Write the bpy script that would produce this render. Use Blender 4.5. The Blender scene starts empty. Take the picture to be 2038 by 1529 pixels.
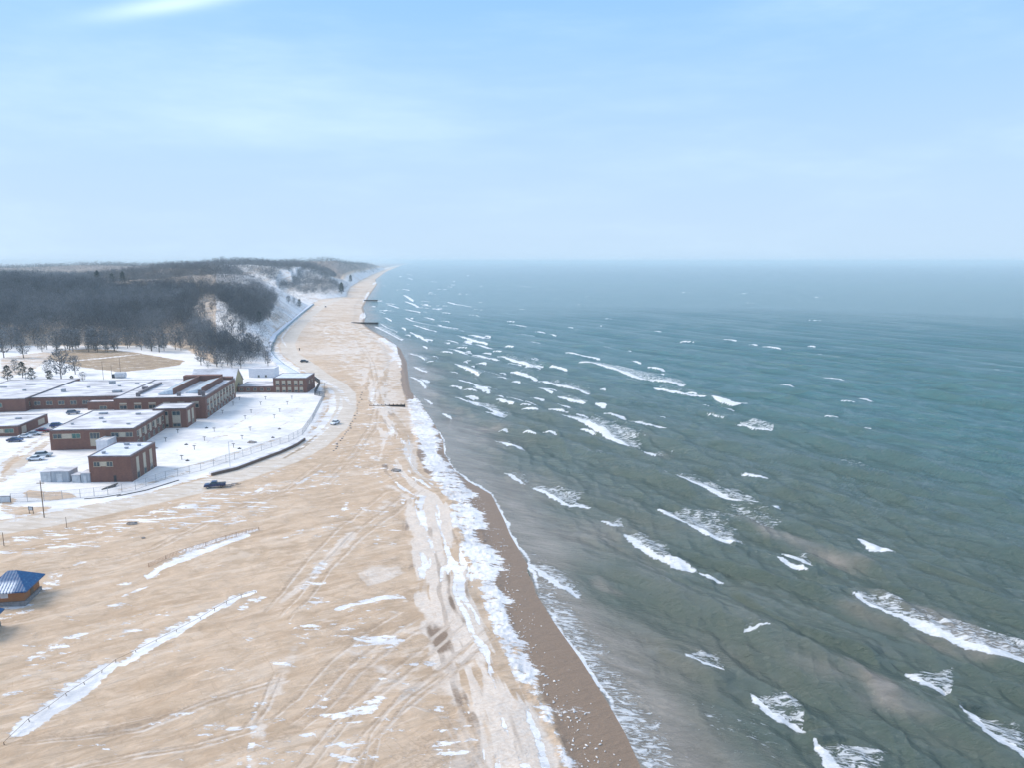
import bpy, bmesh, math, random
import numpy as np
from mathutils import Vector, Matrix

# ------------------------------------------------------------------ camera, sky, sun, exposure
scene = bpy.context.scene
F_PX, CXP, CYP, CAM_H = 1440.0, 1019.0, 764.5, 62.0
PITCH = math.atan((CYP - 520.0) / F_PX)
cam_data = bpy.data.cameras.new('camera')
cam_data.sensor_width = 36.0
cam_data.lens = F_PX * 36.0 / 2038.0
cam_data.clip_start = 1.0
cam_data.clip_end = 120000.0
cam = bpy.data.objects.new('camera', cam_data)
cam.location = (0, 0, CAM_H)
cam.rotation_euler = (math.pi / 2 - PITCH, 0, 0)
scene.collection.objects.link(cam)
scene.camera = cam

SUN_EL, SUN_AZ = math.radians(36), math.radians(-80)     # azimuth clockwise from +Y: light comes from the left
world = bpy.data.worlds.new('World'); scene.world = world
world.use_nodes = True
wn, wl = world.node_tree.nodes, world.node_tree.links
wn.clear()
w_out = wn.new('ShaderNodeOutputWorld'); w_bg = wn.new('ShaderNodeBackground')
sky = wn.new('ShaderNodeTexSky'); sky.sky_type = 'NISHITA'; sky.sun_disc = False
sky.sun_elevation = SUN_EL; sky.sun_rotation = SUN_AZ
sky.altitude = 200; sky.air_density = 1.0; sky.dust_density = 0.6; sky.ozone_density = 1.5
w_bg.inputs['Strength'].default_value = 0.15
# thin high cloud veil over the clear sky, by direction in the sky
tc = wn.new('ShaderNodeTexCoord'); mp = wn.new('ShaderNodeMapping')
mp.inputs['Scale'].default_value = (0.8, 2.2, 5.0); mp.inputs['Rotation'].default_value = (0.0, 0.25, 0.0)
cn = wn.new('ShaderNodeTexNoise'); cn.inputs['Scale'].default_value = 1.6; cn.inputs['Detail'].default_value = 6; cn.inputs['Roughness'].default_value = 0.6
sxyz = wn.new('ShaderNodeSeparateXYZ'); wl.new(tc.outputs['Generated'], sxyz.inputs['Vector'])
def wmath(op, a, b=None, c=None):
    n = wn.new('ShaderNodeMath'); n.operation = op
    for i, v in enumerate((a, b, c)):
        if v is None: continue
        if isinstance(v, (int, float)): n.inputs[i].default_value = v
        else: wl.new(v, n.inputs[i])
    return n.outputs[0]
def wrange(v, a, b, lo, hi):
    n = wn.new('ShaderNodeMapRange'); n.interpolation_type = 'SMOOTHSTEP'; wl.new(v, n.inputs['Value'])
    for k, q in (('From Min', a), ('From Max', b), ('To Min', lo), ('To Max', hi)): n.inputs[k].default_value = q
    return n.outputs['Result']
wl.new(tc.outputs['Generated'], mp.inputs['Vector']); wl.new(mp.outputs['Vector'], cn.inputs['Vector'])
vc = wn.new('ShaderNodeMix'); vc.data_type = 'RGBA'                     # colour of the veil, from the horizon up
vc.inputs['A'].default_value = (2.65, 3.50, 4.45, 1); vc.inputs['B'].default_value = (1.05, 2.65, 5.6, 1)
wl.new(wrange(sxyz.outputs['Z'], -0.02, 0.52, 0.0, 1.0), vc.inputs['Factor'])
vz = wn.new('ShaderNodeMix'); vz.data_type = 'RGBA'; vz.inputs['B'].default_value = (4.6, 5.0, 5.4, 1)      # unseen milky overcast overhead, added for soft white light
wl.new(vc.outputs['Result'], vz.inputs['A']); wl.new(wrange(sxyz.outputs['Z'], 0.60, 0.85, 0.0, 1.0), vz.inputs['Factor'])
mx = wn.new('ShaderNodeMix'); mx.data_type = 'RGBA'
fac = wmath('MULTIPLY', wrange(sxyz.outputs['Z'], 0.0, 0.7, 0.985, 0.7), 1.0)
wl.new(fac, mx.inputs['Factor']); wl.new(sky.outputs['Color'], mx.inputs['A']); wl.new(vz.outputs['Result'], mx.inputs['B'])
ml = wn.new('ShaderNodeMix'); ml.data_type = 'RGBA'; ml.inputs['B'].default_value = (4.3, 5.3, 5.9, 1)   # faint cloud patches
wl.new(mx.outputs['Result'], ml.inputs['A']); wl.new(wrange(cn.outputs['Fac'], 0.42, 0.85, 0.0, 0.38), ml.inputs['Factor'])
# one long bright cirrus streak high on the left
def pixdir(px, py):
    u = (px - CXP) / F_PX; v = -(py - CYP) / F_PX
    d = Vector((u, math.cos(PITCH) + v * math.sin(PITCH), -math.sin(PITCH) + v * math.cos(PITCH))); d.normalize(); return d
c0, c1 = pixdir(250, 22), pixdir(440, -8)
cm = (c0 + c1) / 2; ax = (c1 - c0); ln = ax.length / 2; ax.normalize(); nr = cm.cross(ax).normalized()
def wdot(v):
    n = wn.new('ShaderNodeVectorMath'); n.operation = 'DOT_PRODUCT'; wl.new(tc.outputs['Generated'], n.inputs[0]); n.inputs[1].default_value = v; return n.outputs['Value']
da = wmath('DIVIDE', wmath('SUBTRACT', wdot(ax), cm.dot(ax)), ln * 1.5)
dn = wmath('DIVIDE', wdot(nr), 0.0085)
g = wmath('EXPONENT', wmath('MULTIPLY', wmath('ADD', wmath('MULTIPLY', da, da), wmath('MULTIPLY', dn, dn)), -1.0))
mx2 = wn.new('ShaderNodeMix'); mx2.data_type = 'RGBA'; mx2.inputs['B'].default_value = (7.5, 8.4, 9.2, 1)
wl.new(wmath('MULTIPLY', g, 0.32), mx2.inputs['Factor']); wl.new(ml.outputs['Result'], mx2.inputs['A'])
wl.new(mx2.outputs['Result'], w_bg.inputs['Color']); wl.new(w_bg.outputs[0], w_out.inputs['Surface'])

sun_d = bpy.data.lights.new('sun', 'SUN'); sun_d.energy = 2.5; sun_d.angle = math.radians(26); sun_d.color = (1.0, 0.91, 0.80)
sun = bpy.data.objects.new('sun', sun_d); scene.collection.objects.link(sun)
sv = Vector((math.sin(SUN_AZ) * math.cos(SUN_EL), math.cos(SUN_AZ) * math.cos(SUN_EL), math.sin(SUN_EL)))
sun.rotation_euler = sv.to_track_quat('Z', 'Y').to_euler()
sun.location = (0, 0, 300)
scene.view_settings.view_transform = 'Standard'; scene.view_settings.look = 'None'
scene.view_settings.exposure = 0.56; scene.view_settings.gamma = 1.0
scene.cycles.use_denoising = True
scene.cycles.max_bounces = 6; scene.cycles.volume_bounces = 1; scene.cycles.diffuse_bounces = 3
scene.cycles.transparent_max_bounces = 8

# ------------------------------------------------------------------ helpers
RNG = np.random.default_rng(7)
random.seed(7)
def tag(o, label=None, cat=None, group=None, kind=None):
    if label: o['label'] = label
    if cat: o['category'] = cat
    if group: o['group'] = group
    if kind: o['kind'] = kind
    return o
def link(o): scene.collection.objects.link(o); return o
def sstep(a, b, x):
    t = np.clip((x - a) / (b - a), 0, 1); return t * t * (3 - 2 * t)
def _hash(ix, iy, seed):
    h = (ix.astype(np.int64) * 374761393 + iy.astype(np.int64) * 668265263 + seed * 974711) & 0xffffffff
    h = ((h ^ (h >> 13)) * 1274126177) & 0xffffffff
    return ((h ^ (h >> 16)) & 0xffff) / 65535.0
def vnoise(x, y, seed=0):
    ix = np.floor(x); iy = np.floor(y); fx = x - ix; fy = y - iy
    fx = fx * fx * (3 - 2 * fx); fy = fy * fy * (3 - 2 * fy)
    a = _hash(ix, iy, seed); b = _hash(ix + 1, iy, seed); c = _hash(ix, iy + 1, seed); d = _hash(ix + 1, iy + 1, seed)
    return (a * (1 - fx) + b * fx) * (1 - fy) + (c * (1 - fx) + d * fx) * fy
def fbm(x, y, seed=0, oct=4, gain=0.5):
    s = 0; a = 1; t = 0
    for k in range(oct):
        s = s + a * vnoise(x * 2 ** k + 17.3 * k, y * 2 ** k - 9.1 * k, seed + k); t += a; a *= gain
    return s / t                                            # 0..1

def W0(px, py, z=0.0):
    u = (px - CXP) / F_PX; v = -(py - CYP) / F_PX
    dy = math.cos(PITCH) + v * math.sin(PITCH); dz = -math.sin(PITCH) + v * math.cos(PITCH)
    t = (z - CAM_H) / dz
    return u * t, dy * t
def PX(x, y, z):
    zz = z - CAM_H
    d = y * math.cos(PITCH) - zz * math.sin(PITCH); up = y * math.sin(PITCH) + zz * math.cos(PITCH)
    return CXP + F_PX * x / d, CYP - F_PX * up / d
def seg_dist(x, y, pts, closed=False, norm=True):
    """distance to a polyline, signed side (+ left of the walking direction), and 0..1 position along it"""
    P = np.asarray(pts, float)
    if closed: P = np.vstack([P, P[:1]])
    seg = np.diff(P, axis=0); ln = np.hypot(seg[:, 0], seg[:, 1]); cum = np.concatenate([[0], np.cumsum(ln)])
    best = np.full(x.shape, 1e18); side = np.zeros(x.shape); along = np.zeros(x.shape)
    for i in range(len(seg)):
        ax_, ay_ = P[i]; dx, dy = seg[i]; L2 = max(ln[i] ** 2, 1e-9)
        t = np.clip(((x - ax_) * dx + (y - ay_) * dy) / L2, 0, 1)
        ex = x - ax_ - t * dx; ey = y - ay_ - t * dy; d2 = ex * ex + ey * ey
        m = d2 < best
        best = np.where(m, d2, best); side = np.where(m, dx * (y - ay_) - dy * (x - ax_), side); along = np.where(m, cum[i] + t * ln[i], along)
    return np.sqrt(best), np.sign(side), along / (cum[-1] if norm else 1.0)
def in_poly(x, y, poly):
    P = np.asarray(poly, float); r = np.zeros(x.shape, bool); j = len(P) - 1
    for i in range(len(P)):
        xi, yi = P[i]; xj, yj = P[j]
        r ^= ((yi > y) != (yj > y)) & (x < (xj - xi) * (y - yi) / ((yj - yi) if yj != yi else 1e-9) + xi); j = i
    return r
def sdist_poly(x, y, poly):
    d, _, _ = seg_dist(x, y, poly, True); return np.where(in_poly(x, y, poly), d, -d)     # + inside

# ------------------------------------------------------------------ shoreline and heights
SHORE_PX = [(1270,1529),(1240,1462),(1205,1400),(1150,1312),(1100,1242),(1063,1182),(1050,1130),(1012,1065),(1000,1035),(975,985),(930,960),(900,938),(882,905),(880,880),(866,858),(842,832),(818,802),(810,775),(808,745),(809,722),(795,693),(770,674),(738,656),(724,645),(727,628),(722,612),(733,590),(750,566),(747,556),(768,540),(800,527),(822,522.8)]
SHORE = [W0(*p) for p in SHORE_PX]
_a, _b = SHORE[0], SHORE[2]
_d = np.array([_a[0]-_b[0], _a[1]-_b[1]]); _d /= np.hypot(*_d)
SHORE = [tuple(np.array(_a) + _d * 260)] + SHORE
_e = np.array(SHORE[-1]) - np.array(SHORE[-2]); _e /= np.hypot(*_e)
SHORE.append(tuple(np.array(SHORE[-1]) + _e * 25000))
LAND = SHORE + [(-90000.0, SHORE[-1][1]), (-90000.0, SHORE[0][1])]
def shore_sd(x, y):
    d, _, _ = seg_dist(x, y, SHORE); return np.where(in_poly(x, y, LAND), d, -d)     # + on land

# foot of the wooded dunes, walking away from the camera
FOOT_PX = [(-500,700),(-150,695),(0,688),(110,684),(230,686),(330,688),(375,700),(420,724),(470,735),(520,722),(545,700),(540,682),(552,660),(585,638),(622,604),(640,596),(690,590),(697,572),(722,556),(745,545),(775,532),(806,525)]
FOOT = [W0(px, py, 2.5) for px, py in FOOT_PX]
_e = np.array(FOOT[-1]) - np.array(FOOT[-2]); _e /= np.hypot(*_e)
FOOT = FOOT + [tuple(np.array(FOOT[-1]) + _e * 20000)]
FOOT = [(FOOT[0][0] - 6000, FOOT[0][1])] + FOOT
DUNES = FOOT + [(-80000.0, FOOT[-1][1]), (-80000.0, FOOT[0][1])]
def crest(px, py, d):                                       # world point + height of a ridge point seen at px,py at distance d
    u = (px - CXP) / F_PX; v = -(py - CYP) / F_PX
    dy = math.cos(PITCH) + v * math.sin(PITCH); dz = -math.sin(PITCH) + v * math.cos(PITCH)
    t = d / dy; return (u * t, d, CAM_H + dz * t)
RIDGES = [  # (points, half width towards the eye, half width behind)
    ([crest(-500,574,720), crest(-150,574,720), crest(0,571,740), crest(150,574,760), crest(235,582,780), crest(300,572,800), crest(350,556,830), crest(400,546,860), crest(450,542,890), crest(485,543,930), crest(520,560,960), crest(560,583,985), crest(605,600,1005)], 330, 200),
    ([crest(455,600,600), crest(480,618,570), crest(500,640,540)], 90, 90),
    ([crest(395,533,1300), crest(440,529,1350), crest(500,529,1420), crest(560,528,1480), crest(610,530,1520), crest(640,541,1480), crest(668,560,1400)], 260, 400),
    ([crest(560,525,2300), crest(620,520,2400), crest(660,518,2500), crest(710,518,2600), crest(745,521,2750), crest(770,523,3100), crest(800,522.5,5200)], 700, 700),
    ([crest(-500,531,2600), crest(0,533,2600), crest(100,530,2700), crest(160,528,2700), crest(230,530,2500), crest(300,529,2700), crest(380,528,2700), crest(450,527,2900), crest(560,524,3200)], 500, 900),
    ([crest(-700,549,1500), crest(0,549,1600), crest(120,551,1600), crest(260,555,1500), crest(330,550,1600), crest(400,543,1700)], 300, 300),
]
def hill_h(x, y):
    d, _, _ = seg_dist(x, y, FOOT); inl = np.where(in_poly(x, y, DUNES), d, -d)      # + inland
    h = np.zeros(x.shape)
    for pts, wf, wb in RIDGES:
        P = np.array(pts)
        best = np.full(x.shape, 1e18); hz_ = np.zeros(x.shape)
        for i in range(len(P) - 1):
            ax_, ay_ = P[i, :2]; dx, dy = P[i + 1, :2] - P[i, :2]; L2 = dx * dx + dy * dy
            t = np.clip(((x - ax_) * dx + (y - ay_) * dy) / L2, 0, 1)
            ex = x - ax_ - t * dx; ey = y - ay_ - t * dy
            w = np.where(ey < 0, wf, wb); q = (ex * ex + ey * ey) / (w * w)
            m = q < best; best = np.where(m, q, best); hz_ = np.where(m, P[i, 2] * (1 - t) + P[i + 1, 2] * t - 2.5, hz_)
        h = np.maximum(h, hz_ * np.exp(-best * 2.2))
    lump = fbm(x / 130, y / 130, 11, 4)
    h = h * (0.86 + 0.28 * lump)
    L = np.clip(h * 1.9, 25, 110)
    t = np.clip(inl / L, 0, 1)
    h = h * (1 - (1 - t) ** 1.7)
    h = h + sstep(5, 60, inl) * (fbm(x / 35, y / 35, 21, 3) - 0.5) * 5 * np.clip(h / 15, 0.1, 1)
    return np.where(inl > 0, h, 0), inl
def beach_z(sd):
    z = np.where(sd > 0, 2.5 * (1 - np.exp(-np.maximum(sd, 0) / 26.0)), sd * 0.06)
    z = z + 0.55 * sstep(9, 13, sd) * (1 - sstep(13, 26, sd)) * 0.6
    return np.maximum(z, -4.0)
YARD_PX = [(-420,1045),(0,1032),(100,1022),(250,992),(380,955),(460,930),(540,905),(600,872),(630,830),(645,790),(630,766),(600,744),(560,715),(545,700),(520,722),(470,735),(420,724),(375,700),(330,688),(0,688),(-420,690)]
def Wb(px, py, dz=0.0):                                     # pixel -> point on the beach / plain
    z = 2.5
    for _ in range(4):
        x, y = W0(px, py, z + dz)
        sd = shore_sd(np.array([x]), np.array([y]))
        z = float(beach_z(sd)[0])
    return x, y
def WL(pts): return [Wb(*p) for p in pts]
YARD = WL(YARD_PX)
ROAD_PX = [(-450,1100),(-200,1078),(0,1052),(100,1035),(200,1015),(300,994),(400,969),(480,946),(560,918),(620,888),(665,850),(684,815),(686,785),(668,765),(640,750),(612,728),(578,704),(572,685),(585,662),(612,630),(650,604),(690,588)]
ROAD = WL(ROAD_PX)
def ground_z(x, y):
    x = np.atleast_1d(np.asarray(x, float)); y = np.atleast_1d(np.asarray(y, float))
    sd = shore_sd(x, y); z = beach_z(sd)
    hh, inl = hill_h(x, y)
    rd, _, _ = seg_dist(x, y, ROAD)
    near = np.exp(-np.hypot(x, y) / 260.0)
    lump = (fbm(x / 14, y / 9, 31, 4) - 0.5) * 0.9 + (fbm(x / 3.2, y / 2.2, 41, 3) - 0.5) * 0.30
    yd = sdist_poly(x, y, YARD)
    lump = lump * sstep(4, 16, sd) * (1 - sstep(-6, 1, yd)) * sstep(5, 9, rd) * (inl < 0)
    return z + lump + hh
# ------------------------------------------------------------------ materials
def newmat(name):
    m = bpy.data.materials.new(name); m.use_nodes = True
    nt = m.node_tree; return m, nt, nt.nodes, nt.links, nt.nodes['Principled BSDF']
class NB:
    """small node builder"""
    def __init__(s, nt):
        s.nt = nt; s.n = nt.nodes; s.l = nt.links; s.tc = s.n.new('ShaderNodeTexCoord').outputs['Object']
    def _in(s, sock, v):
        if hasattr(v, 'is_linked') or hasattr(v, 'links'): s.l.new(v, sock)
        else: sock.default_value = v
    def math(s, op, a, b=0.0, clamp=False):
        n = s.n.new('ShaderNodeMath'); n.operation = op; n.use_clamp = clamp; s._in(n.inputs[0], a); s._in(n.inputs[1], b); return n.outputs[0]
    def noise(s, scale, detail=4, rough=0.5, stretch=(1, 1, 1), rot=0.0, dist=0.0):
        mp = s.n.new('ShaderNodeMapping'); mp.inputs['Scale'].default_value = stretch; mp.inputs['Rotation'].default_value = (0, 0, 0)
        v = s.tc
        if rot:
            m0 = s.n.new('ShaderNodeMapping'); m0.inputs['Rotation'].default_value = (0, 0, rot); s.l.new(v, m0.inputs['Vector']); v = m0.outputs[0]
        s.l.new(v, mp.inputs['Vector'])
        n = s.n.new('ShaderNodeTexNoise'); n.inputs['Scale'].default_value = scale; n.inputs['Detail'].default_value = detail
        n.inputs['Roughness'].default_value = rough; n.inputs['Distortion'].default_value = dist
        s.l.new(mp.outputs[0], n.inputs['Vector']); return n.outputs['Fac']
    def ramp(s, v, a, b, lo=0.0, hi=1.0, smooth=True):
        n = s.n.new('ShaderNodeMapRange'); n.interpolation_type = 'SMOOTHSTEP' if smooth else 'LINEAR'
        s._in(n.inputs['Value'], v)
        for k, q in (('From Min', a), ('From Max', b), ('To Min', lo), ('To Max', hi)): n.inputs[k].default_value = q
        return n.outputs['Result']
    def attr(s, name):
        n = s.n.new('ShaderNodeAttribute'); n.attribute_name = name; return n.outputs['Fac']
    def mix(s, f, a, b):
        n = s.n.new('ShaderNodeMix'); n.data_type = 'RGBA'; s._in(n.inputs['Factor'], f)
        for k, c in (('A', a), ('B', b)):
            if isinstance(c, tuple): n.inputs[k].default_value = (*c, 1)
            else: s.l.new(c, n.inputs[k])
        return n.outputs['Result']
    def bump(s, h, strength, dist=1.0, normal=None):
        n = s.n.new('ShaderNodeBump'); n.inputs['Strength'].default_value = strength; n.inputs['Distance'].default_value = dist
        s._in(n.inputs['Height'], h)
        if normal: s.l.new(normal, n.inputs['Normal'])
        return n.outputs['Normal']

def ground_material():
    m, nt, n, l, p = newmat('sand_and_snow'); b = NB(nt)
    snow, pale, dark, road, grass = (b.attr(k) for k in ('snow', 'pale', 'dark', 'road', 'grass'))
    sweep = b.noise(0.075, 8, 0.62, (0.42, 1.9, 1), -0.62, 1.8)
    big = b.noise(0.045, 5, 0.55, (1, 1.6, 1), 0.2, 0.4)
    mid = b.noise(0.35, 6, 0.62, (0.7, 1.3, 1), -0.3, 0.8)
    fine = b.noise(2.6, 6, 0.7, (0.6, 1.0, 1), 0.15, 0.6)
    streak = b.noise(0.55, 6, 0.62, (0.32, 1.5, 1), 0.12, 0.5)
    grain = b.noise(9.0, 3, 0.7)
    sand = b.mix(b.ramp(mid, 0.36, 0.64), (0.490, 0.360, 0.245), (0.630, 0.478, 0.345))
    sand = b.mix(b.ramp(big, 0.35, 0.68, 0, 0.6), sand, (0.570, 0.420, 0.292))
    sand = b.mix(b.ramp(fine, 0.4, 0.75, 0, 0.32), sand, (0.44, 0.315, 0.212))
    sand = b.mix(b.ramp(sweep, 0.53, 0.62, 0, 0.5), sand, (0.70, 0.565, 0.44))
    sand = b.mix(b.ramp(sweep, 0.38, 0.46, 0.42, 0), sand, (0.400, 0.275, 0.175))
    ruts = b.noise(0.55, 8, 0.72, (0.22, 1.5, 1), -0.5, 1.3); rut2 = b.noise(0.7, 8, 0.7, (0.25, 1.4, 1), 0.9, 1.3)
    sand = b.mix(b.ramp(ruts, 0.56, 0.62, 0, 0.45), sand, (0.74, 0.60, 0.475)); sand = b.mix(b.ramp(rut2, 0.60, 0.66, 0, 0.38), sand, (0.38, 0.262, 0.170))
    # frozen pale crust
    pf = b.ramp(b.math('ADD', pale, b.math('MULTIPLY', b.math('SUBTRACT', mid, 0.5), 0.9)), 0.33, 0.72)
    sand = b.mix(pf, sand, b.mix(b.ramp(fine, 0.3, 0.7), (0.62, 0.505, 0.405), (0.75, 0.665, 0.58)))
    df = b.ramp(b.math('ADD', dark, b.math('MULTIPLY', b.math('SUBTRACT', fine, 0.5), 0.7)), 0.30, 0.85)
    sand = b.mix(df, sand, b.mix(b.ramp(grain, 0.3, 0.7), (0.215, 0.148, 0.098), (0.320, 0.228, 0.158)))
    rc = b.mix(b.ramp(streak, 0.35, 0.65), (0.55, 0.465, 0.375), (0.70, 0.63, 0.555))
    sand = b.mix(b.ramp(road, 0.1, 0.8, 0, 0.95), sand, rc)
    gc = b.mix(b.ramp(streak, 0.35, 0.65), (0.27, 0.205, 0.145), (0.46, 0.335, 0.215))
    sand = b.mix(b.ramp(grass, 0.3, 0.7), sand, gc)
    s1 = b.math('MULTIPLY', b.math('SUBTRACT', streak, 0.5), 2.3)
    s2 = b.math('ADD', b.math('MULTIPLY', b.math('SUBTRACT', fine, 0.5), 1.3), b.math('MULTIPLY', b.math('SUBTRACT', sweep, 0.5), 1.0))
    sf = b.math('ADD', b.math('ADD', snow, s1), s2)
    sm = b.ramp(sf, 0.50, 0.70)
    snowc = b.mix(b.ramp(b.math('ADD', mid, b.math('MULTIPLY', b.math('SUBTRACT', big, 0.5), 1.4)), 0.25, 0.65), (0.66, 0.645, 0.64), (0.85, 0.825, 0.80))
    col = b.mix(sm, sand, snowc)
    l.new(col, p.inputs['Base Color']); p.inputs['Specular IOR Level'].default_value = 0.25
    l.new(b.ramp(dark, 0.3, 0.9, 0.9, 0.5), p.inputs['Roughness'])
    hgt = b.math('ADD', b.math('MULTIPLY', fine, 0.12), b.math('ADD', b.math('ADD', b.math('MULTIPLY', mid, 0.55), b.math('MULTIPLY', ruts, 0.35)), b.math('MULTIPLY', sm, 0.10)))
    l.new(b.bump(hgt, 0.6, 1.0), p.inputs['Normal'])
    return m

WAVE_ROT = math.radians(59)                                  # crests run 59 degrees clockwise of +X
def water_material():
    m, nt, n, l, p = newmat('lake_water'); b = NB(nt)
    foam, lace, silt, off = (b.attr(k) for k in ('foam', 'lace', 'silt', 'off'))
    big = b.noise(0.02, 4, 0.5, (0.6, 1.4, 1), WAVE_ROT, 0.6)
    chop = b.noise(0.16, 7, 0.66, (0.45, 1.7, 1), WAVE_ROT - 0.45, 0.5)
    rip = b.noise(0.9, 6, 0.68, (0.4, 1.5, 1), WAVE_ROT - 0.9, 0.4)
    swl = b.noise(0.055, 5, 0.55, (0.33, 1.6, 1), WAVE_ROT - 0.25, 0.4)
    base = b.mix(b.ramp(off, 0.0, 1.0), (0.096, 0.128, 0.098), (0.056, 0.165, 0.170))
    base = b.mix(b.ramp(chop, 0.3, 0.7, 0, 0.3), base, (0.048, 0.070, 0.055))
    siltf = b.ramp(b.math('ADD', silt, b.math('MULTIPLY', b.math('SUBTRACT', big, 0.5), 0.9)), 0.25, 1.0)
    base = b.mix(siltf, base, b.mix(b.ramp(chop, 0.3, 0.7), (0.20, 0.180, 0.145), (0.33, 0.30, 0.255)))
    lacen = b.noise(0.85, 8, 0.70, (0.5, 1.45, 1), 0.25, 1.4)
    lf = b.ramp(b.math('ADD', b.math('MULTIPLY', lace, 0.53), b.math('MULTIPLY', b.math('SUBTRACT', lacen, 0.5), 2.1)), 0.44, 0.60)
    lf = b.math('MULTIPLY', lf, b.ramp(lace, 0.02, 0.3))
    ff = b.ramp(b.math('ADD', foam, b.math('MULTIPLY', b.math('SUBTRACT', lacen, 0.5), 1.8)), 0.30, 0.62)
    fo = b.math('MAXIMUM', b.math('MULTIPLY', lf, 0.85), ff)
    col = b.mix(fo, base, b.mix(b.ramp(rip, 0.3, 0.7), (0.72, 0.75, 0.77), (0.90, 0.91, 0.92)))
    l.new(col, p.inputs['Base Color'])
    l.new(b.ramp(fo, 0, 1, 0.12, 0.8), p.inputs['Roughness'])
    l.new(b.ramp(fo, 0, 1, 0.5, 0.1), p.inputs['Specular IOR Level'])
    p.inputs['IOR'].default_value = 1.48
    h = b.math('ADD', b.math('MULTIPLY', chop, 1.5), b.math('ADD', b.math('MULTIPLY', rip, 0.7), b.math('MULTIPLY', fo, 0.12)))
    tiny = b.noise(3.2, 5, 0.7, (0.5, 1.4, 1), 0.3, 0.3)
    h = b.math('ADD', h, b.math('MULTIPLY', tiny, 0.28))
    h = b.math('ADD', h, b.math('MULTIPLY', swl, b.ramp(off, 0.15, 1.0, 0.5, 5.5)))
    l.new(b.bump(h, 0.9, 1.0), p.inputs['Normal'])
    return m
MAT = {'ground': ground_material(), 'water': water_material()}

# ------------------------------------------------------------------ ground sheets on one fan-shaped grid (finer near the camera)
def fan_rows(parts):
    r = []
    for a, b_, st in parts: r += list(np.arange(a, b_, st))
    return np.array(r)
def grid_faces(nr, nc):
    i = np.arange(nr - 1)[:, None] * nc + np.arange(nc - 1)[None, :]
    return np.stack([i, i + nc, i + nc + 1, i + 1], -1).reshape(-1, 4)
def mesh_from(name, verts, faces, attrs, mat, smooth=True):
    used = np.unique(faces); remap = np.full(len(verts), -1); remap[used] = np.arange(len(used))
    f = remap[faces]; v = verts[used]
    me = bpy.data.meshes.new(name)
    me.vertices.add(len(v)); me.vertices.foreach_set('co', v.astype(np.float32).ravel())
    k = faces.shape[1]
    me.loops.add(f.size); me.loops.foreach_set('vertex_index', f.astype(np.int32).ravel())
    me.polygons.add(len(f)); me.polygons.foreach_set('loop_start', (np.arange(len(f)) * k).astype(np.int32))
    if smooth: me.polygons.foreach_set('use_smooth', np.ones(len(f), bool))
    me.update(calc_edges=True)
    for an, av in attrs.items():
        a = me.attributes.new(an, 'FLOAT', 'POINT'); a.data.foreach_set('value', av[used].astype(np.float32))
    me.materials.append(mat)
    return link(bpy.data.objects.new(name, me))

rows = fan_rows([(521.3, 526, 0.2), (526, 650, 0.5), (650, 900, 1.1), (900, 1780, 1.9)])
cols = np.concatenate([np.arange(-1400, -60, 14), np.arange(-60, 1500, 1.9), np.arange(1500, 2100, 14)])
GX, GY = np.meshgrid(cols, rows[::-1])                        # near row first
ux = (GX - CXP) / F_PX; vv = -(GY - CYP) / F_PX
tt = -CAM_H / (-math.sin(PITCH) + vv * math.cos(PITCH))
X = (ux * tt); Y = ((math.cos(PITCH) + vv * math.sin(PITCH)) * tt)
X = X.ravel(); Y = Y.ravel(); nr, nc = GX.shape
sd = shore_sd(X, Y)
faces = grid_faces(nr, nc)
faces = faces[(sd[faces] > -25).any(1)]
uv = np.unique(faces)
XX, YY = X[uv], Y[uv]
Z = np.zeros(len(X)); Z[uv] = ground_z(XX, YY)
hh, inl = hill_h(XX, YY)
sdu = sd[uv]
yard_d = sdist_poly(XX, YY, YARD)
road_d, _, road_t = seg_dist(XX, YY, ROAD)
n1 = fbm(XX / 9, YY / 4.5, 51, 4); n2 = fbm(XX / 30, YY / 16, 61, 4)
A = {k: np.zeros(len(uv)) for k in ('snow', 'pale', 'dark', 'road', 'grass')}
dist = np.hypot(XX, YY)
A['snow'] += 0.08 + 0.25 * (n2 - 0.5)
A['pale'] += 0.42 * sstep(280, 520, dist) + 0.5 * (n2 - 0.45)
def lift(k, v, m): A[k] = A[k] * (1 - m) + v * m
def poly(k, v, pts, soft=2.0, nz=0.0):
    P = np.array(WL(pts)); lo = P.min(0) - soft * 3; hi = P.max(0) + soft * 3
    s = (XX > lo[0]) & (XX < hi[0]) & (YY > lo[1]) & (YY < hi[1])
    if not s.any(): return
    d = sdist_poly(XX[s], YY[s], P) + nz * (n1[s] - 0.5) * 2
    m = sstep(-soft, soft, d); A[k][s] = A[k][s] * (1 - m) + v * m
def stroke(k, v, pts, w=1.0, soft=None, nz=0.5):
    P = np.array(WL(pts)) if not isinstance(pts, np.ndarray) else pts
    soft = soft or max(0.6, w * 0.5); r = w + soft * 2 + 1
    lo = P.min(0) - r; hi = P.max(0) + r
    s = (XX > lo[0]) & (XX < hi[0]) & (YY > lo[1]) & (YY < hi[1])
    if not s.any(): return
    d, _, t = seg_dist(XX[s], YY[s], P)
    ww = w * (0.65 + nz * n1[s] * 1.4) * (0.35 + 0.65 * np.sin(np.pi * np.clip(t, 0.03, 0.97)) ** 0.4)
    m = 1 - sstep(ww - soft * 0.5, ww + soft * 0.5, d)
    A[k][s] = A[k][s] * (1 - m) + v * m
# the yard and everything inland of it lie under snow
lift('snow', 1.35, sstep(-4, 2, yard_d + (n1 - 0.5) * 3))
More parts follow.
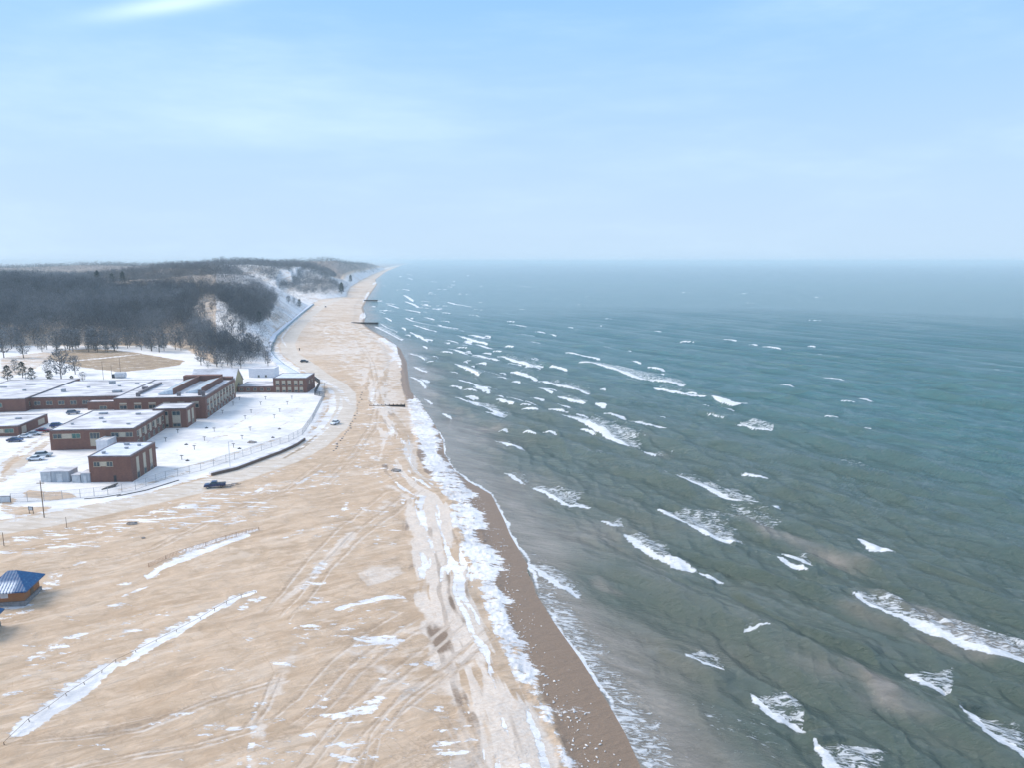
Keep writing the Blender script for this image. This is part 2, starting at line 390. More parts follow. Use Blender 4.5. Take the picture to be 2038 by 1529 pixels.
# band of snow between the fence and the road
# pale frozen sand towards the water
for pts in ([(795,940),(880,1000),(915,1100),(955,1200),(1000,1310),(1050,1400),(1110,1529),(1140,1600),(990,1600),(940,1529),(900,1420),(880,1330),(850,1240),(830,1180),(815,1120),(800,1050),(785,980)],):
    poly('pale', 0.62, pts, 3.0, 3.5)
poly('pale', 0.5, [(735,660),(800,700),(812,770),(830,810),(860,900),(800,950),(770,900),(745,820),(720,770),(700,720)], 5, 3)
poly('pale', 0.6, [(705,1145),(740,1128),(795,1130),(812,1140),(770,1160),(730,1170)], 0.6, 0.4)
stroke('pale', 0.6, [(560,1200),(620,1150),(680,1085),(715,1050)], 1.6, 2.0)
poly('pale', 0.45, [(760,1300),(800,1290),(870,1340),(860,1370),(780,1380),(700,1400)], 3, 3)
stroke('pale', 0.5, [(590,1290),(545,1380),(515,1460),(500,1529)], 1.3, 2.0)
# wet brown sand at the water's edge, and the darker scoured hollows
wet_t = 1 - sstep(0, 1, (sdu - 7.5 + (n1 - 0.5) * 2.0) / 2.0)
lift('dark', 1.0, wet_t * sstep(-60, 0, -(YY - 215)))
lift('dark', 0.75, (1 - sstep(1, 4, sdu)) * sstep(200, 260, YY))
for w, pts in [(2.2, [(640,1240),(690,1270),(740,1265),(800,1285),(860,1280)]), (2.0, [(800,1130),(770,1120),(720,1135)]), (1.8, [(820,1195),(800,1170),(760,1180),(700,1150)]),
               (2.5, [(870,1370),(900,1420),(900,1500)]), (1.4, [(60,1470),(150,1462),(250,1450),(330,1422),(430,1395)]), (1.5, [(700,930),(760,925),(790,935)]),
               (1.5, [(780,1010),(800,1050),(790,1080)]), (1.6, [(650,1420),(720,1350),(790,1290)]), (1.6, [(600,1440),(650,1395),(700,1340)]), (1.2, [(640,1370),(660,1340),(700,1310)]),
               (1.2, [(900,1130),(912,1190),(925,1240)]), (1.1, [(860,1240),(880,1290)]), (1.2, [(940,1330),(960,1390)]), (1.5, [(860,1460),(760,1529)]), (1.4, [(800,1430),(720,1529)]),
               (2.0, [(0,1240),(40,1232),(90,1215)]), (1.2, [(470,1500),(560,1470),(600,1440)])]:
    stroke('dark', 0.42, pts, w, w * 1.6, 1.0)
# the white ridge of frozen spray along the beach
W1L = [(748,672),(780,700),(800,740),(806,785),(812,815),(818,850),(826,880),(842,920),(866,960),(888,1000),(900,1050),(918,1100),(942,1150),(960,1200),(976,1250),(1000,1300),(1022,1350),(1052,1400),(1078,1450),(1100,1500),(1112,1540),(1140,1620)]
W1R = [(768,672),(796,694),(808,725),(818,780),(842,802),(860,832),(878,872),(880,905),(902,935),(925,962),(944,1002),(962,1050),(984,1100),(998,1150),(1008,1200),(1026,1250),(1042,1300),(1066,1350),(1092,1400),(1120,1450),(1144,1500),(1160,1540),(1195,1620)]
poly('snow', 0.86, W1L + W1R[::-1], 1.6, 3.2)
stroke('snow', 0.95, [(815,800),(840,850),(856,900),(880,940)], 2.6)
stroke('snow', 0.90, [(930,1060),(950,1110),(972,1160),(985,1200),(1000,1250)], 1.6)
poly('snow', 0.46, [(915,1100),(945,1150),(965,1210),(985,1270),(1010,1330),(1060,1420),(1100,1500),(1120,1540),(1090,1540),(1040,1450),(990,1370),(960,1300),(930,1200)], 1.0, 1.0)
for w, v, pts in [(1.3, .72, [(800,880),(815,920),(840,960),(862,1000),(885,1060),(902,1110)]), (2.0, .78, [(896,1110),(912,1170),(925,1225),(945,1280),(965,1320)]),
                  (1.2, .55, [(795,850),(805,900),(830,960),(850,1010)]), (1.4, .5, [(790,760),(770,740),(760,700),(742,670)]), (1.6, .62, [(800,700),(775,720),(745,740),(730,745)]), (2.4,.75,[(752,735),(730,740),(745,748)]),
                  (1.1, .66, [(812,980),(822,1040),(836,1100),(850,1160),(868,1210),(885,1260),(905,1320),(935,1390)]), (1.2, .64, [(935,1390),(960,1450),(985,1529)]),
                  (1.0, .6, [(970,1350),(1000,1410),(1030,1470),(1050,1529)]), 
                  (2.2, .8, [(716,636),(722,622)]), (2.4, .75, [(735,578),(728,592),(722,602)]), (4.0, .95, [(750,560),(742,566)]), (2.0,.75,[(730,612),(726,630),(712,640)]), (5.0,.85,[(765,545),(758,549)]), (3,.6,[(700,650),(740,672),(790,715)])]:
    stroke('snow', v, pts, w)
# everything near the water is drawn out along the shore by wind and wash
_, _, alng = seg_dist(XX, YY, SHORE, norm=False)
flow = fbm(alng / 16, sdu / 1.5 + 0.9 * fbm(alng / 9, sdu / 5, 191, 2), 201, 4); flow2 = fbm(alng / 5, sdu / 0.9, 211, 3)
bm_ = sstep(8, 12, sdu) * (1 - sstep(19 + 8 * (n1 - .5), 26 + 8 * (n1 - .5), sdu)) * (dist < 420)
inW1 = sdist_poly(XX, YY, WL(W1L + W1R[::-1])) > 0
rib = np.clip((flow + .25 * (flow2 - .5) - .545) * 9, -.75, 1.05); lift('snow', rib, bm_ * .9 * ~inW1); A['snow'] += bm_ * inW1 * 1.2 * (flow - .5)
A['pale'] += bm_ * np.clip(5.0 * (fbm(alng / 22, sdu / 2.2, 221, 4) - .5), -.7, .6); A['dark'] += bm_ * np.clip(3.2 * (fbm(alng / 14, sdu / 1.8, 231, 3) - .56), 0, .55)
fm_ = sstep(300, 450, YY) * (inl < 0)
A['snow'] += fm_ * 1.3 * (fbm(alng / 60, sdu / 5, 241, 4) - .5); A['pale'] += fm_ * .08
stroke('dark', 1.1, [(793,690),(800,705),(808,722),(808,745),(810,770),(818,795)], 2.4, 1.2, .8); stroke('snow', -.3, [(793,690),(800,705),(808,722),(808,745),(810,770),(818,795)], 2.0, 1.2, .8)  # shadow of the ice ledge, painted as a dark line into the ground colour
# road, its tracks and the snow on its verges
lift('road', 1.0, 1 - sstep(4.2, 6.0, road_d + (n1 - 0.5)))
A['dark'] += .9 * np.clip(fbm(alng * 0 + road_t * 40, road_d / .7, 291, 3) - .55, 0, 1) * (road_d < 4.5)
_, _, ral = seg_dist(XX, YY, ROAD, norm=False); rs_ = road_d * np.where(in_poly(XX, YY, ROAD + [(-900, 1300), (-900, 160)]), 1, -1)
rut = fbm(ral / 40, rs_ / .9, 281, 3)
lift('snow', 0.02 + 1.2 * (rut - .48), 1 - sstep(4.5, 6.0, road_d + (n1 - 0.5) * 1.5))
lift('snow', np.maximum(A['snow'], .72), np.exp(-((rs_ - 7.2) / 1.3) ** 2) * sstep(.35, .55, n1)); lift('snow', np.maximum(A['snow'], .55), np.exp(-((rs_ + 6.8) / .9) ** 2) * sstep(.42, .6, n1))
for w, v, pts in [(0.8, .62, [(560,912),(620,880),(660,845),(678,812),(680,785),(655,762),(625,745)]), (0.6,.5,[(0,1043),(200,1006),(400,962),(560,908)]), (0.6,.45,[(0,1058),(200,1022),(400,976),(560,926),(650,878)]),
                  (1.6,.8,[(640,765),(660,780),(662,815),(640,850),(600,885)]), (1.2,.75,[(600,735),(640,757),(676,775),(700,810)]), (1.4,.7,[(552,700),(566,716),(600,738)]), (1.3,.65,[(570,690),(560,672),(575,650),(605,620)]),
                  (0.9,.55,[(640,700),(660,680),(690,640)]),(0.9,.5,[(600,690),(620,665),(645,640)])]:
    stroke('snow', v, pts, w)
stroke('dark', .5, [(655,850),(672,820),(676,790),(655,768)], .6)
stroke('dark', .5, [(690,850),(702,815),(700,785),(672,762)], .6)
stroke('grass', .6, [(565,913),(600,893),(630,868)], 1.0)
# brown playing field and bare patches in the snow
poly('grass', 1.0, [(118,697),(190,693),(262,700),(330,712),(365,718),(358,726),(300,735),(240,740),(190,735),(150,728),(90,712)], 3, 2)
stroke('grass', 0.0, [(125,720),(200,713),(275,705)], 3.0, 1.0, 0.1)
stroke('snow', 1.0, [(125,720),(200,713),(275,705)], 3.0, 1.0, 0.1)
for w, v, pts in [(2.0,.55,[(0,960),(40,925),(75,895),(110,870)]), (1.2,.6,[(0,930),(40,900),(90,868)]), (1.0,.6,[(110,930),(70,935),(0,955)]), (.6,.65,[(0,905),(60,885),(120,860)]), (1.4,.6,[(0,745),(60,728),(130,716)]), (.5,.7,[(400,890),(460,850),(560,800)]), (.4,.75,[(330,905),(400,880),(470,868),(560,850)]),
                  (.5,.7,[(560,830),(590,815),(615,795)]), (.5,.68,[(540,845),(580,830),(610,812)]), (.5,.7,[(520,862),(560,848),(600,826)]), (1.6,.72,[(430,870),(450,868)]), (1.0,.6,[(350,935),(420,918),(500,893),(560,872)]), (1.2,.6,[(240,975),(300,962),(380,938)])]:
    stroke('snow', v, pts, w); stroke('road', .6, pts, w)
for v, pts in [(.0, [(118,697),(190,693),(262,700),(330,712),(365,718),(358,726),(300,735),(240,740),(190,735),(150,728),(90,712)]),
               (.2, [(42,990),(50,972),(90,978),(140,982),(150,990),(100,997)]), (.35, [(0,1000),(15,985),(35,998),(20,1012),(0,1020)]), (.3, [(30,940),(60,905),(20,910),(0,935),(0,960)]),
               (.35, [(10,1010),(110,1008),(95,1020),(30,1030),(0,1022)]), (.3, [(420,945),(500,928),(570,900),(600,880),(606,886),(540,912),(440,945)]), (.45,[(75,860),(110,855),(105,868),(80,870)]),
               (.5,[(0,712),(90,700),(120,705),(60,740),(0,752)]), (.45, [(375,752),(395,742),(470,738),(480,750)]), (.4, [(640,768),(660,790),(640,800),(650,770)])]:
    poly('snow', v, pts, 1.2, 1.2)
poly('snow', .27, [(118,697),(190,693),(262,700),(330,712),(365,718),(358,726),(300,735),(240,740),(190,735),(150,728),(90,712)], 3, 2)
stroke('snow', .9, [(125,720),(200,713),(275,705)], 2.5, 1.0, 0.1)
stroke('pale', .0, [(470,742),(480,742)], 1)
# snow caught on the open sand, streaked by the wind
poly('snow', .27, [(0,1068),(130,1050),(260,1018),(450,975),(560,950),(640,930),(760,870),(800,900),(700,960),(560,1010),(450,1045),(300,1066),(150,1095),(0,1120)], 4, 3)
poly('snow', .25, [(600,640),(700,620),(760,680),(800,760),(800,850),(720,860),(700,780),(640,740),(590,700)], 10, 6)
poly('snow', .28, [(640,900),(760,850),(810,900),(780,960),(700,940)], 4, 2)
poly('snow', .22, [(560,1210),(700,1180),(820,1180),(800,1240),(640,1290),(570,1290)], 3, 2)
poly('snow', .20, [(400,1390),(640,1360),(800,1330),(880,1360),(860,1529),(400,1529)], 4, 2)
poly('snow', .16, [(0,1260),(200,1210),(420,1200),(200,1330),(0,1420)], 4, 2)
SNOW = [(1.5,.95,[(40,1460),(75,1428),(130,1392),(200,1338),(222,1325)]), (1.2,.9,[(248,1322),(290,1290),(320,1270),(355,1252),(400,1228)]), (.9,.85,[(400,1228),(450,1205),(470,1190),(505,1178)]),
 (1.0,.85,[(480,1215),(500,1200),(520,1192)]),(.8,.8,[(60,1312),(100,1295),(140,1281)]),(.6,.7,[(120,1275),(170,1262)]),(.6,.75,[(222,1206),(240,1203),(262,1207)]),(.5,.6,[(8,1386),(40,1378)]),
 (.5,.8,[(295,1443),(340,1428),(388,1420)]),(.35,.7,[(345,1450),(420,1446),(480,1450)]),(.35,.7,[(350,1466),(420,1464)]),(.5,.65,[(160,1485),(200,1478),(225,1480)]),(.4,.6,[(205,1490),(235,1484)]),
 (.9,.9,[(590,1254),(620,1252),(632,1258)]),(1.0,.9,[(588,1268),(612,1272)]),(1.0,.98,[(712,1276),(750,1277),(800,1279)]),(.6,.75,[(672,1216),(710,1204),(745,1196),(800,1190)]),(1.0,.9,[(765,1190),(800,1192)]),
 (.8,.75,[(604,1172),(625,1148),(645,1122)]),(.7,.65,[(620,1165),(650,1158)]),(1.0,.75,[(622,1200),(640,1188)]),(.9,.55,[(715,1250),(725,1215)]),(1.0,.92,[(672,1428),(700,1418),(730,1410),(752,1396)]),(.8,.8,[(700,1420),(745,1400)]),
 (.5,.8,[(820,1322),(830,1320)]),(.6,.85,[(846,1319),(864,1323)]),(.4,.8,[(755,1350),(764,1352)]),(.4,.8,[(783,1346),(792,1340)]),(.3,.8,[(766,1342),(780,1343)]),(.35,.8,[(804,1360),(812,1358)]),(.3,.75,[(745,1375),(750,1374)]),
 (.35,.8,[(608,1412),(646,1407)]),(.35,.8,[(610,1427),(652,1425)]),(.4,.8,[(675,1480),(700,1492),(728,1500)]),(.4,.8,[(660,1502),(690,1512),(712,1518)]),(.4,.75,[(738,1506),(765,1518)]),(.3,.75,[(434,1467),(466,1470)]),
 (.45,.75,[(408,1505),(445,1507)]),(.3,.7,[(510,1398),(503,1440),(495,1529)]),(.5,.7,[(515,1515),(540,1522)]),(.35,.75,[(598,1462),(620,1466),(628,1470)]),(.4,.7,[(860,1490),(900,1480),(950,1478)]),(.4,.7,[(880,1460),(935,1448)]),
 (.4,.65,[(890,1505),(940,1498)]),(1.0,.95,[(295,1145),(320,1128),(350,1115),(385,1104),(430,1088),(470,1072),(490,1064)]),(.5,.9,[(360,1100),(400,1086),(450,1070),(512,1054)]),(.6,.8,[(292,1152),(315,1142)]),
 (.5,.75,[(276,1104),(300,1098)]),(.8,.8,[(220,1206),(260,1208)]),(.5,.7,[(245,1185),(265,1178),(290,1168)]),(.6,.65,[(150,1125),(175,1116)]),(.5,.6,[(235,1163),(260,1160)]),(.4,.6,[(262,1123),(280,1120)]),
 (.5,.8,[(445,1048),(490,1036)]),(.4,.7,[(320,1052),(370,1048)]),(.4,.75,[(300,1033),(365,1034)]),(.35,.75,[(305,1024),(400,1026)]),(.35,.7,[(330,1015),(430,1019)]),(.35,.7,[(345,1006),(445,1010)]),(.35,.7,[(360,998),(470,1000)]),
 (.4,.75,[(400,989),(500,984)]),(.4,.7,[(110,1076),(185,1068)]),(.4,.75,[(70,1088),(130,1078)]),(.4,.75,[(145,1086),(160,1082)]),(.4,.7,[(0,1100),(60,1094)]),(.4,.7,[(185,1062),(260,1050)]),(.5,.7,[(0,1080),(70,1070)]),
 (.9,.9,[(0,1212),(30,1207),(60,1204)]),(.9,.85,[(0,1232),(25,1225),(60,1214)]),(.9,.8,[(84,1178),(105,1165),(100,1150)]),(.5,.6,[(90,1140),(120,1146)]),
 (.6,.8,[(620,950),(640,938)]),(.6,.8,[(590,965),(615,952)]),(.5,.7,[(505,985),(540,960)]),(.5,.7,[(640,965),(672,955)]),(.5,.75,[(700,905),(760,900)]),(.7,.8,[(705,890),(740,884)]),(.5,.7,[(735,858),(760,852)]),
 (.8,.9,[(742,806),(770,806),(780,808)]),(.7,.8,[(745,770),(738,800)]),(.7,.7,[(745,770),(800,760)]),(1.0,.6,[(700,935),(720,925)]),(.5,.7,[(560,1075),(600,1062)]),(.5,.6,[(655,1030),(690,1018)]),(.6,.7,[(720,1010),(735,1020)]),
 (.5,.8,[(748,1085),(752,1065)]),(.3,.8,[(775,1055),(798,1056)]),(.5,.7,[(575,1060),(625,1055)]),(.6,.7,[(690,1000),(680,1020)])]
zone = sdist_poly(XX, YY, WL([(0,1072),(130,1050),(260,1022),(420,985),(540,975),(560,1010),(450,1045),(300,1066),(150,1095),(0,1115)]))
A['snow'] += sstep(-3, 4, zone) * 3.6 * np.clip(fbm((XX + .12 * YY) / 8, (YY - .10 * XX) / .42, 301, 3) - .53, -.15, .5)
for w, v, pts in SNOW: stroke('snow', v * 0.78, pts, w * 1.25, max(.5, w * 1.1), .7)
for w, v, pts in [(1.25,1.25,[(38,1462),(75,1432),(130,1398),(200,1346),(225,1328)]),(.9,1.2,[(246,1325),(290,1295),(320,1276),(355,1258),(400,1234)]),(.7,1.1,[(400,1232),(450,1209),(470,1194),(505,1180)]),(.9,1.2,[(296,1147),(320,1131),(350,1118),(385,1107),(430,1091),(470,1075),(492,1067)]),(.5,1.1,[(372,1099),(410,1085),(450,1071),(512,1056)]),(.55,1.0,[(712,1276),(750,1277),(798,1279)]),(.7,1.0,[(672,1216),(710,1204),(745,1196),(800,1190)]),(.6,.8,[(672,1428),(700,1418),(730,1410),(752,1396)])]:
    stroke('snow', v, pts, w, w * .8, .5)
for zp, sx_, sy_, am in (([(560,1215),(700,1180),(830,1190),(860,1300),(800,1360),(600,1300)], 2.6, .55, 1.5), ([(400,1400),(640,1370),(760,1390),(740,1529),(400,1529)], 3.2, .45, 1.7), ([(600,930),(760,870),(800,950),(790,1080),(640,1100)], 2.4, .7, 1.6), ([(0,1250),(260,1195),(420,1190),(260,1290),(0,1410)], 3.6, .7, 1.5), ([(620,640),(740,640),(790,760),(800,880),(690,890),(720,790)], 9, 1.3, 1.6)):
    zn = sdist_poly(XX, YY, WL(zp)); A['snow'] += sstep(-3, 4, zn) * am * np.clip(fbm((XX + .35 * YY) / sx_, (YY - .30 * XX) / sy_, 331, 4) - .54, -.1, .5); A['pale'] += sstep(-3, 4, zn) * 1.6 * (fbm(XX / 4, YY / 2, 341, 4) - .5)
# wheel tracks: pairs of thin pressed lines with pale shoulders
def track(pts, offs, w=.22):
    for o_ in offs:
        q = [(a + o_, b__ + o_ * .35) for a, b__ in pts]; q = [(q[i][0] * (1 - t) + q[i + 1][0] * t + 1.2 * math.sin(i * 2 + t * 5 + o_), q[i][1] * (1 - t) + q[i + 1][1] * t) for i in range(len(q) - 1) for t in (0, .33, .66)] + [q[-1]]
        stroke('dark', .50, q, w, w * 1.7, 1.3); stroke('pale', .55, [(a + 4, b__ + 3) for a, b__ in q], w * .9, w * 1.6, 1.0)
track([(905,1235),(840,1290),(760,1350),(690,1410),(630,1475),(590,1529)], (0, 22, 60, 84), .3)
track([(860,1240),(790,1280),(715,1340),(650,1410),(600,1450)], (0, -26, -60), .3)
track([(830,965),(770,1010),(705,1060),(640,1125),(590,1190),(555,1230)], (0, 18, -30), .3)
track([(30,1480),(150,1466),(270,1446),(370,1412),(470,1376),(560,1350)], (0, 12), .28)
track([(120,1529),(250,1500),(380,1480),(480,1452),(520,1400),(545,1340)], (0, 14), .2)
track([(940,1529),(900,1480),(870,1420),(800,1400)], (0, 16, 40), .25)
track([(640,960),(700,900),(735,850),(748,790),(735,720),(700,660)], (0, 10), .35)
track([(0,1150),(140,1130),(300,1090),(420,1030),(560,975),(660,905)], (0, 9), .3)
track([(720,1529),(735,1460),(800,1380),(870,1330)], (0, 18), .22)
poly('dark', .5, [(885,1395),(905,1440),(940,1500),(950,1540),(780,1540),(830,1480),(860,1440)], 2, 3)
A['snow'] += (sdist_poly(XX, YY, WL([(870,1400),(905,1440),(950,1540),(820,1540),(840,1460)])) > 0) * 1.6 * np.clip(fbm(XX / 3, YY / .35, 311, 3) - .56, 0, .5)
# dunes: wooded ground under snow, open faces of sand and snow
px_, py_ = PX(XX, YY, Z[uv])
slope_open = (inl > 0)
lift('snow', 0.86 + 1.0 * (fbm(XX / 25, YY / 60, 71, 4) - 0.5), sstep(-2, 4, inl) * (px_ > 430))
lift('snow', 0.35, sstep(15, 40, inl) * (px_ <= 430)); lift('snow', 0.15, sstep(1500, 1900, dist) * sstep(15, 40, inl)); 0
lift('pale', 0.5, sstep(0, 20, inl)); lift('dark', 0.0, sstep(0, 20, inl)); lift('grass', 0.0, sstep(0, 10, inl)); lift('dark', 1.3, sstep(1300, 1700, dist) * sstep(25, 50, inl)); lift('pale', 0.0, sstep(1300, 1700, dist) * sstep(25, 50, inl)); lift('snow', -.1, sstep(1500, 1900, dist) * sstep(60, 120, inl))
lift('snow', 0.95, (inl > 0) * (1 - sstep(6, 12, seg_dist(XX, YY, [crest(480,543,925)[:2], crest(520,560,955)[:2], crest(560,583,985)[:2], crest(605,600,1005)[:2]])[0])))
ridge_m = sstep(-.6, 1.6, sdist_poly(XX, YY, WL(W1L + W1R[::-1]))) * (dist < 600)       # heaped frozen spray stands proud of the sand
Z[uv] += ridge_m * (0.08 + 0.5 * fbm(XX / .9, YY / .9, 181, 3) ** 2)
AF = {k: np.zeros(len(X)) for k in A}
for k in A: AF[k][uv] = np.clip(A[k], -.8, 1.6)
V = np.stack([X, Y, Z], -1)
full = lambda a: (lambda z: (z.__setitem__(uv, a), z)[1])(np.zeros(len(X)))
inl_f, yard_f, road_f, gr_f = full(inl), full(yard_d), full(road_d), AF['grass']
fc = lambda a: a[faces].mean(1)
cls = np.zeros(len(faces), int)                               # 0 beach
far = fc(np.hypot(X, Y)) > 1900
cls[fc(sd) < 8] = 1
cls[fc(yard_f) > 0] = 2
cls[(fc(road_f) < 5)] = 3
cls[(fc(inl_f) > 0)] = 4
cls[(fc(inl_f) > 0) & far] = 5
cls[(fc(gr_f) > 0.5) & (cls == 2)] = 6
for i, (nm, lab) in enumerate([('beach', 'open sand of the beach streaked with wind blown snow'), ('wet_sand', 'dark wet sand strip between the ice ridge and the lake'), ('snowy_ground', 'snow covered grounds around the brick buildings'),
                        ('road', 'sandy road packed with snow curving round the grounds'), ('dune_hill', 'steep dune with snow and sand under bare woods'), ('hills', 'low hazy hills on the horizon behind the dunes'), ('playing_field', 'brown grass field showing through the snow')]):
    s = faces[cls == i]
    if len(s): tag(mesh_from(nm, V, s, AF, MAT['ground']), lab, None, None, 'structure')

# ------------------------------------------------------------------ the lake
#  (front line of the wave seen from upper left to lower right, foam width m, lace strength, lace length m, ridge height m)
BR = [([(1014,647),(1046,652)],1.6,.2,4,.5),([(1029,665),(1065,670)],1.6,.2,4,.5),([(1064,659),(1083,662)],1.6,0,3,.5),([(1086,665),(1105,670)],1.4,0,3,.5),([(1050,678),(1075,683)],1.2,.2,3,.4),
 ([(1125,701),(1150,708),(1190,715)],2.2,.3,6,.7),([(1154,723),(1180,727),(1220,738),(1270,755),(1320,760),(1357,767)],2.2,.9,13,.8),([(1255,720),(1272,726)],1.6,0,3,.6),([(1290,732),(1318,738)],2.4,0,3,.7),
 ([(990,708),(1020,720),(1050,727),(1078,731)],2.0,.6,8,.7),([(1094,733),(1128,740)],1.4,.2,4,.6),([(1017,741),(1040,748),(1065,755)],1.8,.5,7,.6),([(1067,757),(1090,766),(1120,772),(1150,780),(1168,784)],2.2,.7,9,.8),
 ([(1072,778),(1095,787)],1.6,.3,5,.6),([(1111,793),(1135,801),(1162,806)],1.6,.6,7,.6),([(1185,808),(1200,816)],1.9,0,3,.7),([(1203,823),(1225,833),(1242,837)],2.0,.2,4,.8),([(1247,837),(1268,846),(1290,851),(1320,853)],2.2,.3,5,.8),
 ([(1302,775),(1340,784),(1370,790),(1402,793)],1.4,.5,7,.7),([(1417,796),(1435,805),(1460,811),(1485,809)],2.3,.2,5,.9),([(1110,830),(1150,844),(1190,862),(1215,877),(1240,889),(1260,895)],1.8,1.0,11,.7),
 ([(1408,830),(1440,838)],.5,.5,5,.3),([(1465,848),(1500,858),(1537,862)],.9,.9,10,.5),([(1440,677),(1462,680)],2.0,0,3,.6),([(1458,697),(1485,700)],1.4,0,3,.6),([(1492,685),(1505,687)],1.3,0,3,.5),([(1515,689),(1540,692),(1555,694)],2.0,0,3,.7),
 ([(985,878),(1010,890),(1043,897)],1.1,.5,5,.5),([(1278,903),(1300,911)],1.4,.6,8,.5),([(1315,948),(1350,960),(1400,984),(1440,1003),(1470,1012),(1502,1016)],1.3,1.0,9,.7),([(1523,1015),(1552,1021)],.9,0,2,.8),
 ([(1475,949),(1500,956),(1528,960)],.9,.2,3,.9),([(1310,1019),(1350,1046),(1390,1072),(1430,1090),(1476,1096)],1.1,1.0,9,.6),([(1242,1070),(1275,1100),(1300,1112),(1325,1122)],1.0,.8,5,.6),([(1322,1120),(1335,1135),(1372,1141)],2.1,.4,4,.7),
 ([(1393,1145),(1410,1157),(1433,1163)],.6,0,2,.7),([(1558,1105),(1580,1118),(1612,1125)],1.2,.7,5,.5),([(1547,1126),(1570,1142),(1597,1150)],1.0,.3,3,.6),([(1709,1086),(1730,1106),(1769,1113)],1.9,.2,4,1.0),
 ([(1755,897),(1780,901)],1.0,0,2,.8),([(1697,1197),(1730,1222),(1780,1245)],.8,.9,7,.5),([(1780,1243),(1850,1275),(1920,1305),(2038,1340),(2200,1400)],1.4,1.0,10,.7),
 ([(1805,1340),(1830,1362),(1890,1382)],.8,.95,8,.5),([(1912,1418),(1940,1462),(1990,1500),(2045,1532),(2120,1590)],.95,1.0,9,.6),([(1495,1390),(1515,1422),(1555,1445),(1596,1457)],.9,.95,7,.6),([(1620,1485),(1640,1522),(1680,1560)],.8,1.0,8,.6),
 ([(1365,1320),(1400,1338),(1440,1346)],.3,.7,6,.4),([(1003,942),(1020,955),(1042,965)],.8,.6,4,.5),([(1057,972),(1090,990),(1125,1010),(1170,1014)],1.0,.9,6,.6),([(1195,1042),(1215,1052),(1240,1054)],.6,.9,5,.4),([(1480,1270),(1530,1274)],.4,.6,1.5,.2),
 ([(1052,1126),(1075,1150),(1105,1172),(1150,1190)],1.0,1.0,4,.4),([(905,730),(925,738),(950,748)],1.4,.8,7,.5),([(913,763),(940,770),(963,784)],1.2,.8,6,.5),([(940,770),(965,780),(970,788)],1.6,.5,5,.5),([(930,797),(960,812),(998,830)],1.4,.8,6,.5),([(968,824),(985,832),(1003,830)],2.0,.5,4,.6),([(988,798),(1000,804),(1020,808)],1.5,.1,3,.6),
 ([(955,812),(925,800),(905,790)][::-1],.7,.4,4,.3),([(940,705),(965,712),(990,715)],2.0,.5,7,.6),([(900,695),(920,703),(932,705)],1.6,.2,4,.5),([(914,671),(940,680),(968,685)],2.0,.4,8,.6),([(930,666),(960,672),(975,672)],2.4,.1,5,.6),([(942,685),(965,692),(985,695)],2.0,.3,6,.6),([(975,696),(1010,703),(1020,705)],2.2,.1,5,.6),
 ([(877,703),(900,707)],1.0,0,3,.4),([(925,697),(935,699)],1.2,0,3,.4),([(958,702),(975,704)],1.5,0,3,.5),([(843,631),(862,636)],2.4,.1,5,.5),([(805,632),(820,640),(850,648),(880,652),(905,656)],1.6,.5,8,.5),([(820,646),(850,656),(868,660)],1.4,.6,8,.5),([(868,648),(895,652),(910,653)],2,.2,6,.5),
 ([(803,616),(835,622)],2.0,.1,6,.5),([(805,600),(820,606),(832,612)],3.0,.2,8,.5),([(802,587),(812,594),(820,600)],3.5,.2,8,.5),([(800,575),(815,578)],3,.2,8,.5),([(805,565),(820,566)],3,.2,8,.4),([(812,553),(820,556)],3,.1,6,.4),([(810,545),(818,547)],3,.1,6,.4),
 ([(888,601),(905,606),(925,608)],3.0,.2,8,.5),([(868,608),(890,609)],2.4,.1,6,.5),([(870,575),(890,576)],4,.1,8,.4),([(860,560),(868,561)],4,.1,8,.4),([(1035,569),(1055,571)],3,0,6,.4),([(925,609),(938,611)],1.8,0,5,.4),
 ([(752,620),(765,624)],1.4,.3,5,.3),([(765,632),(778,639)],1.4,.3,5,.3),([(770,606),(792,613)],1.8,.3,6,.3),([(755,643),(775,655),(790,662)],.8,.6,6,.2),([(820,663),(840,675),(850,680)],1.4,.5,6,.3),([(815,660),(830,672)],1.2,.3,5,.3),([(840,690),(848,695)],1.2,0,3,.3),
 ([(885,678),(900,682),(912,684)],1.4,.2,5,.4),([(798,652),(806,656)],1.2,0,4,.3),([(745,650),(770,662),(800,678)],.9,.8,5,.2),([(818,705),(835,711),(845,718)],.9,.7,5,.2),([(822,730),(835,738),(848,742)],1.0,.7,5,.25),([(815,750),(835,760),(845,775)],1.0,.6,4,.25),([(843,795),(858,805)],.6,.4,3,.2),
 ([(920,680),(935,684)],2,.3,5,.4),([(1130,650),(1140,652)],1.2,0,3,.3),([(1622,705),(1638,706)],1.2,0,3,.5),([(1975,737),(1992,738)],1.0,0,3,.5),([(950,735),(1000,750)],.2,.5,7,.3),([(1640,905),(1720,935)],.0,.55,6,.2),([(1400,1030),(1480,1040),(1530,1060)],.0,.6,7,.2)]
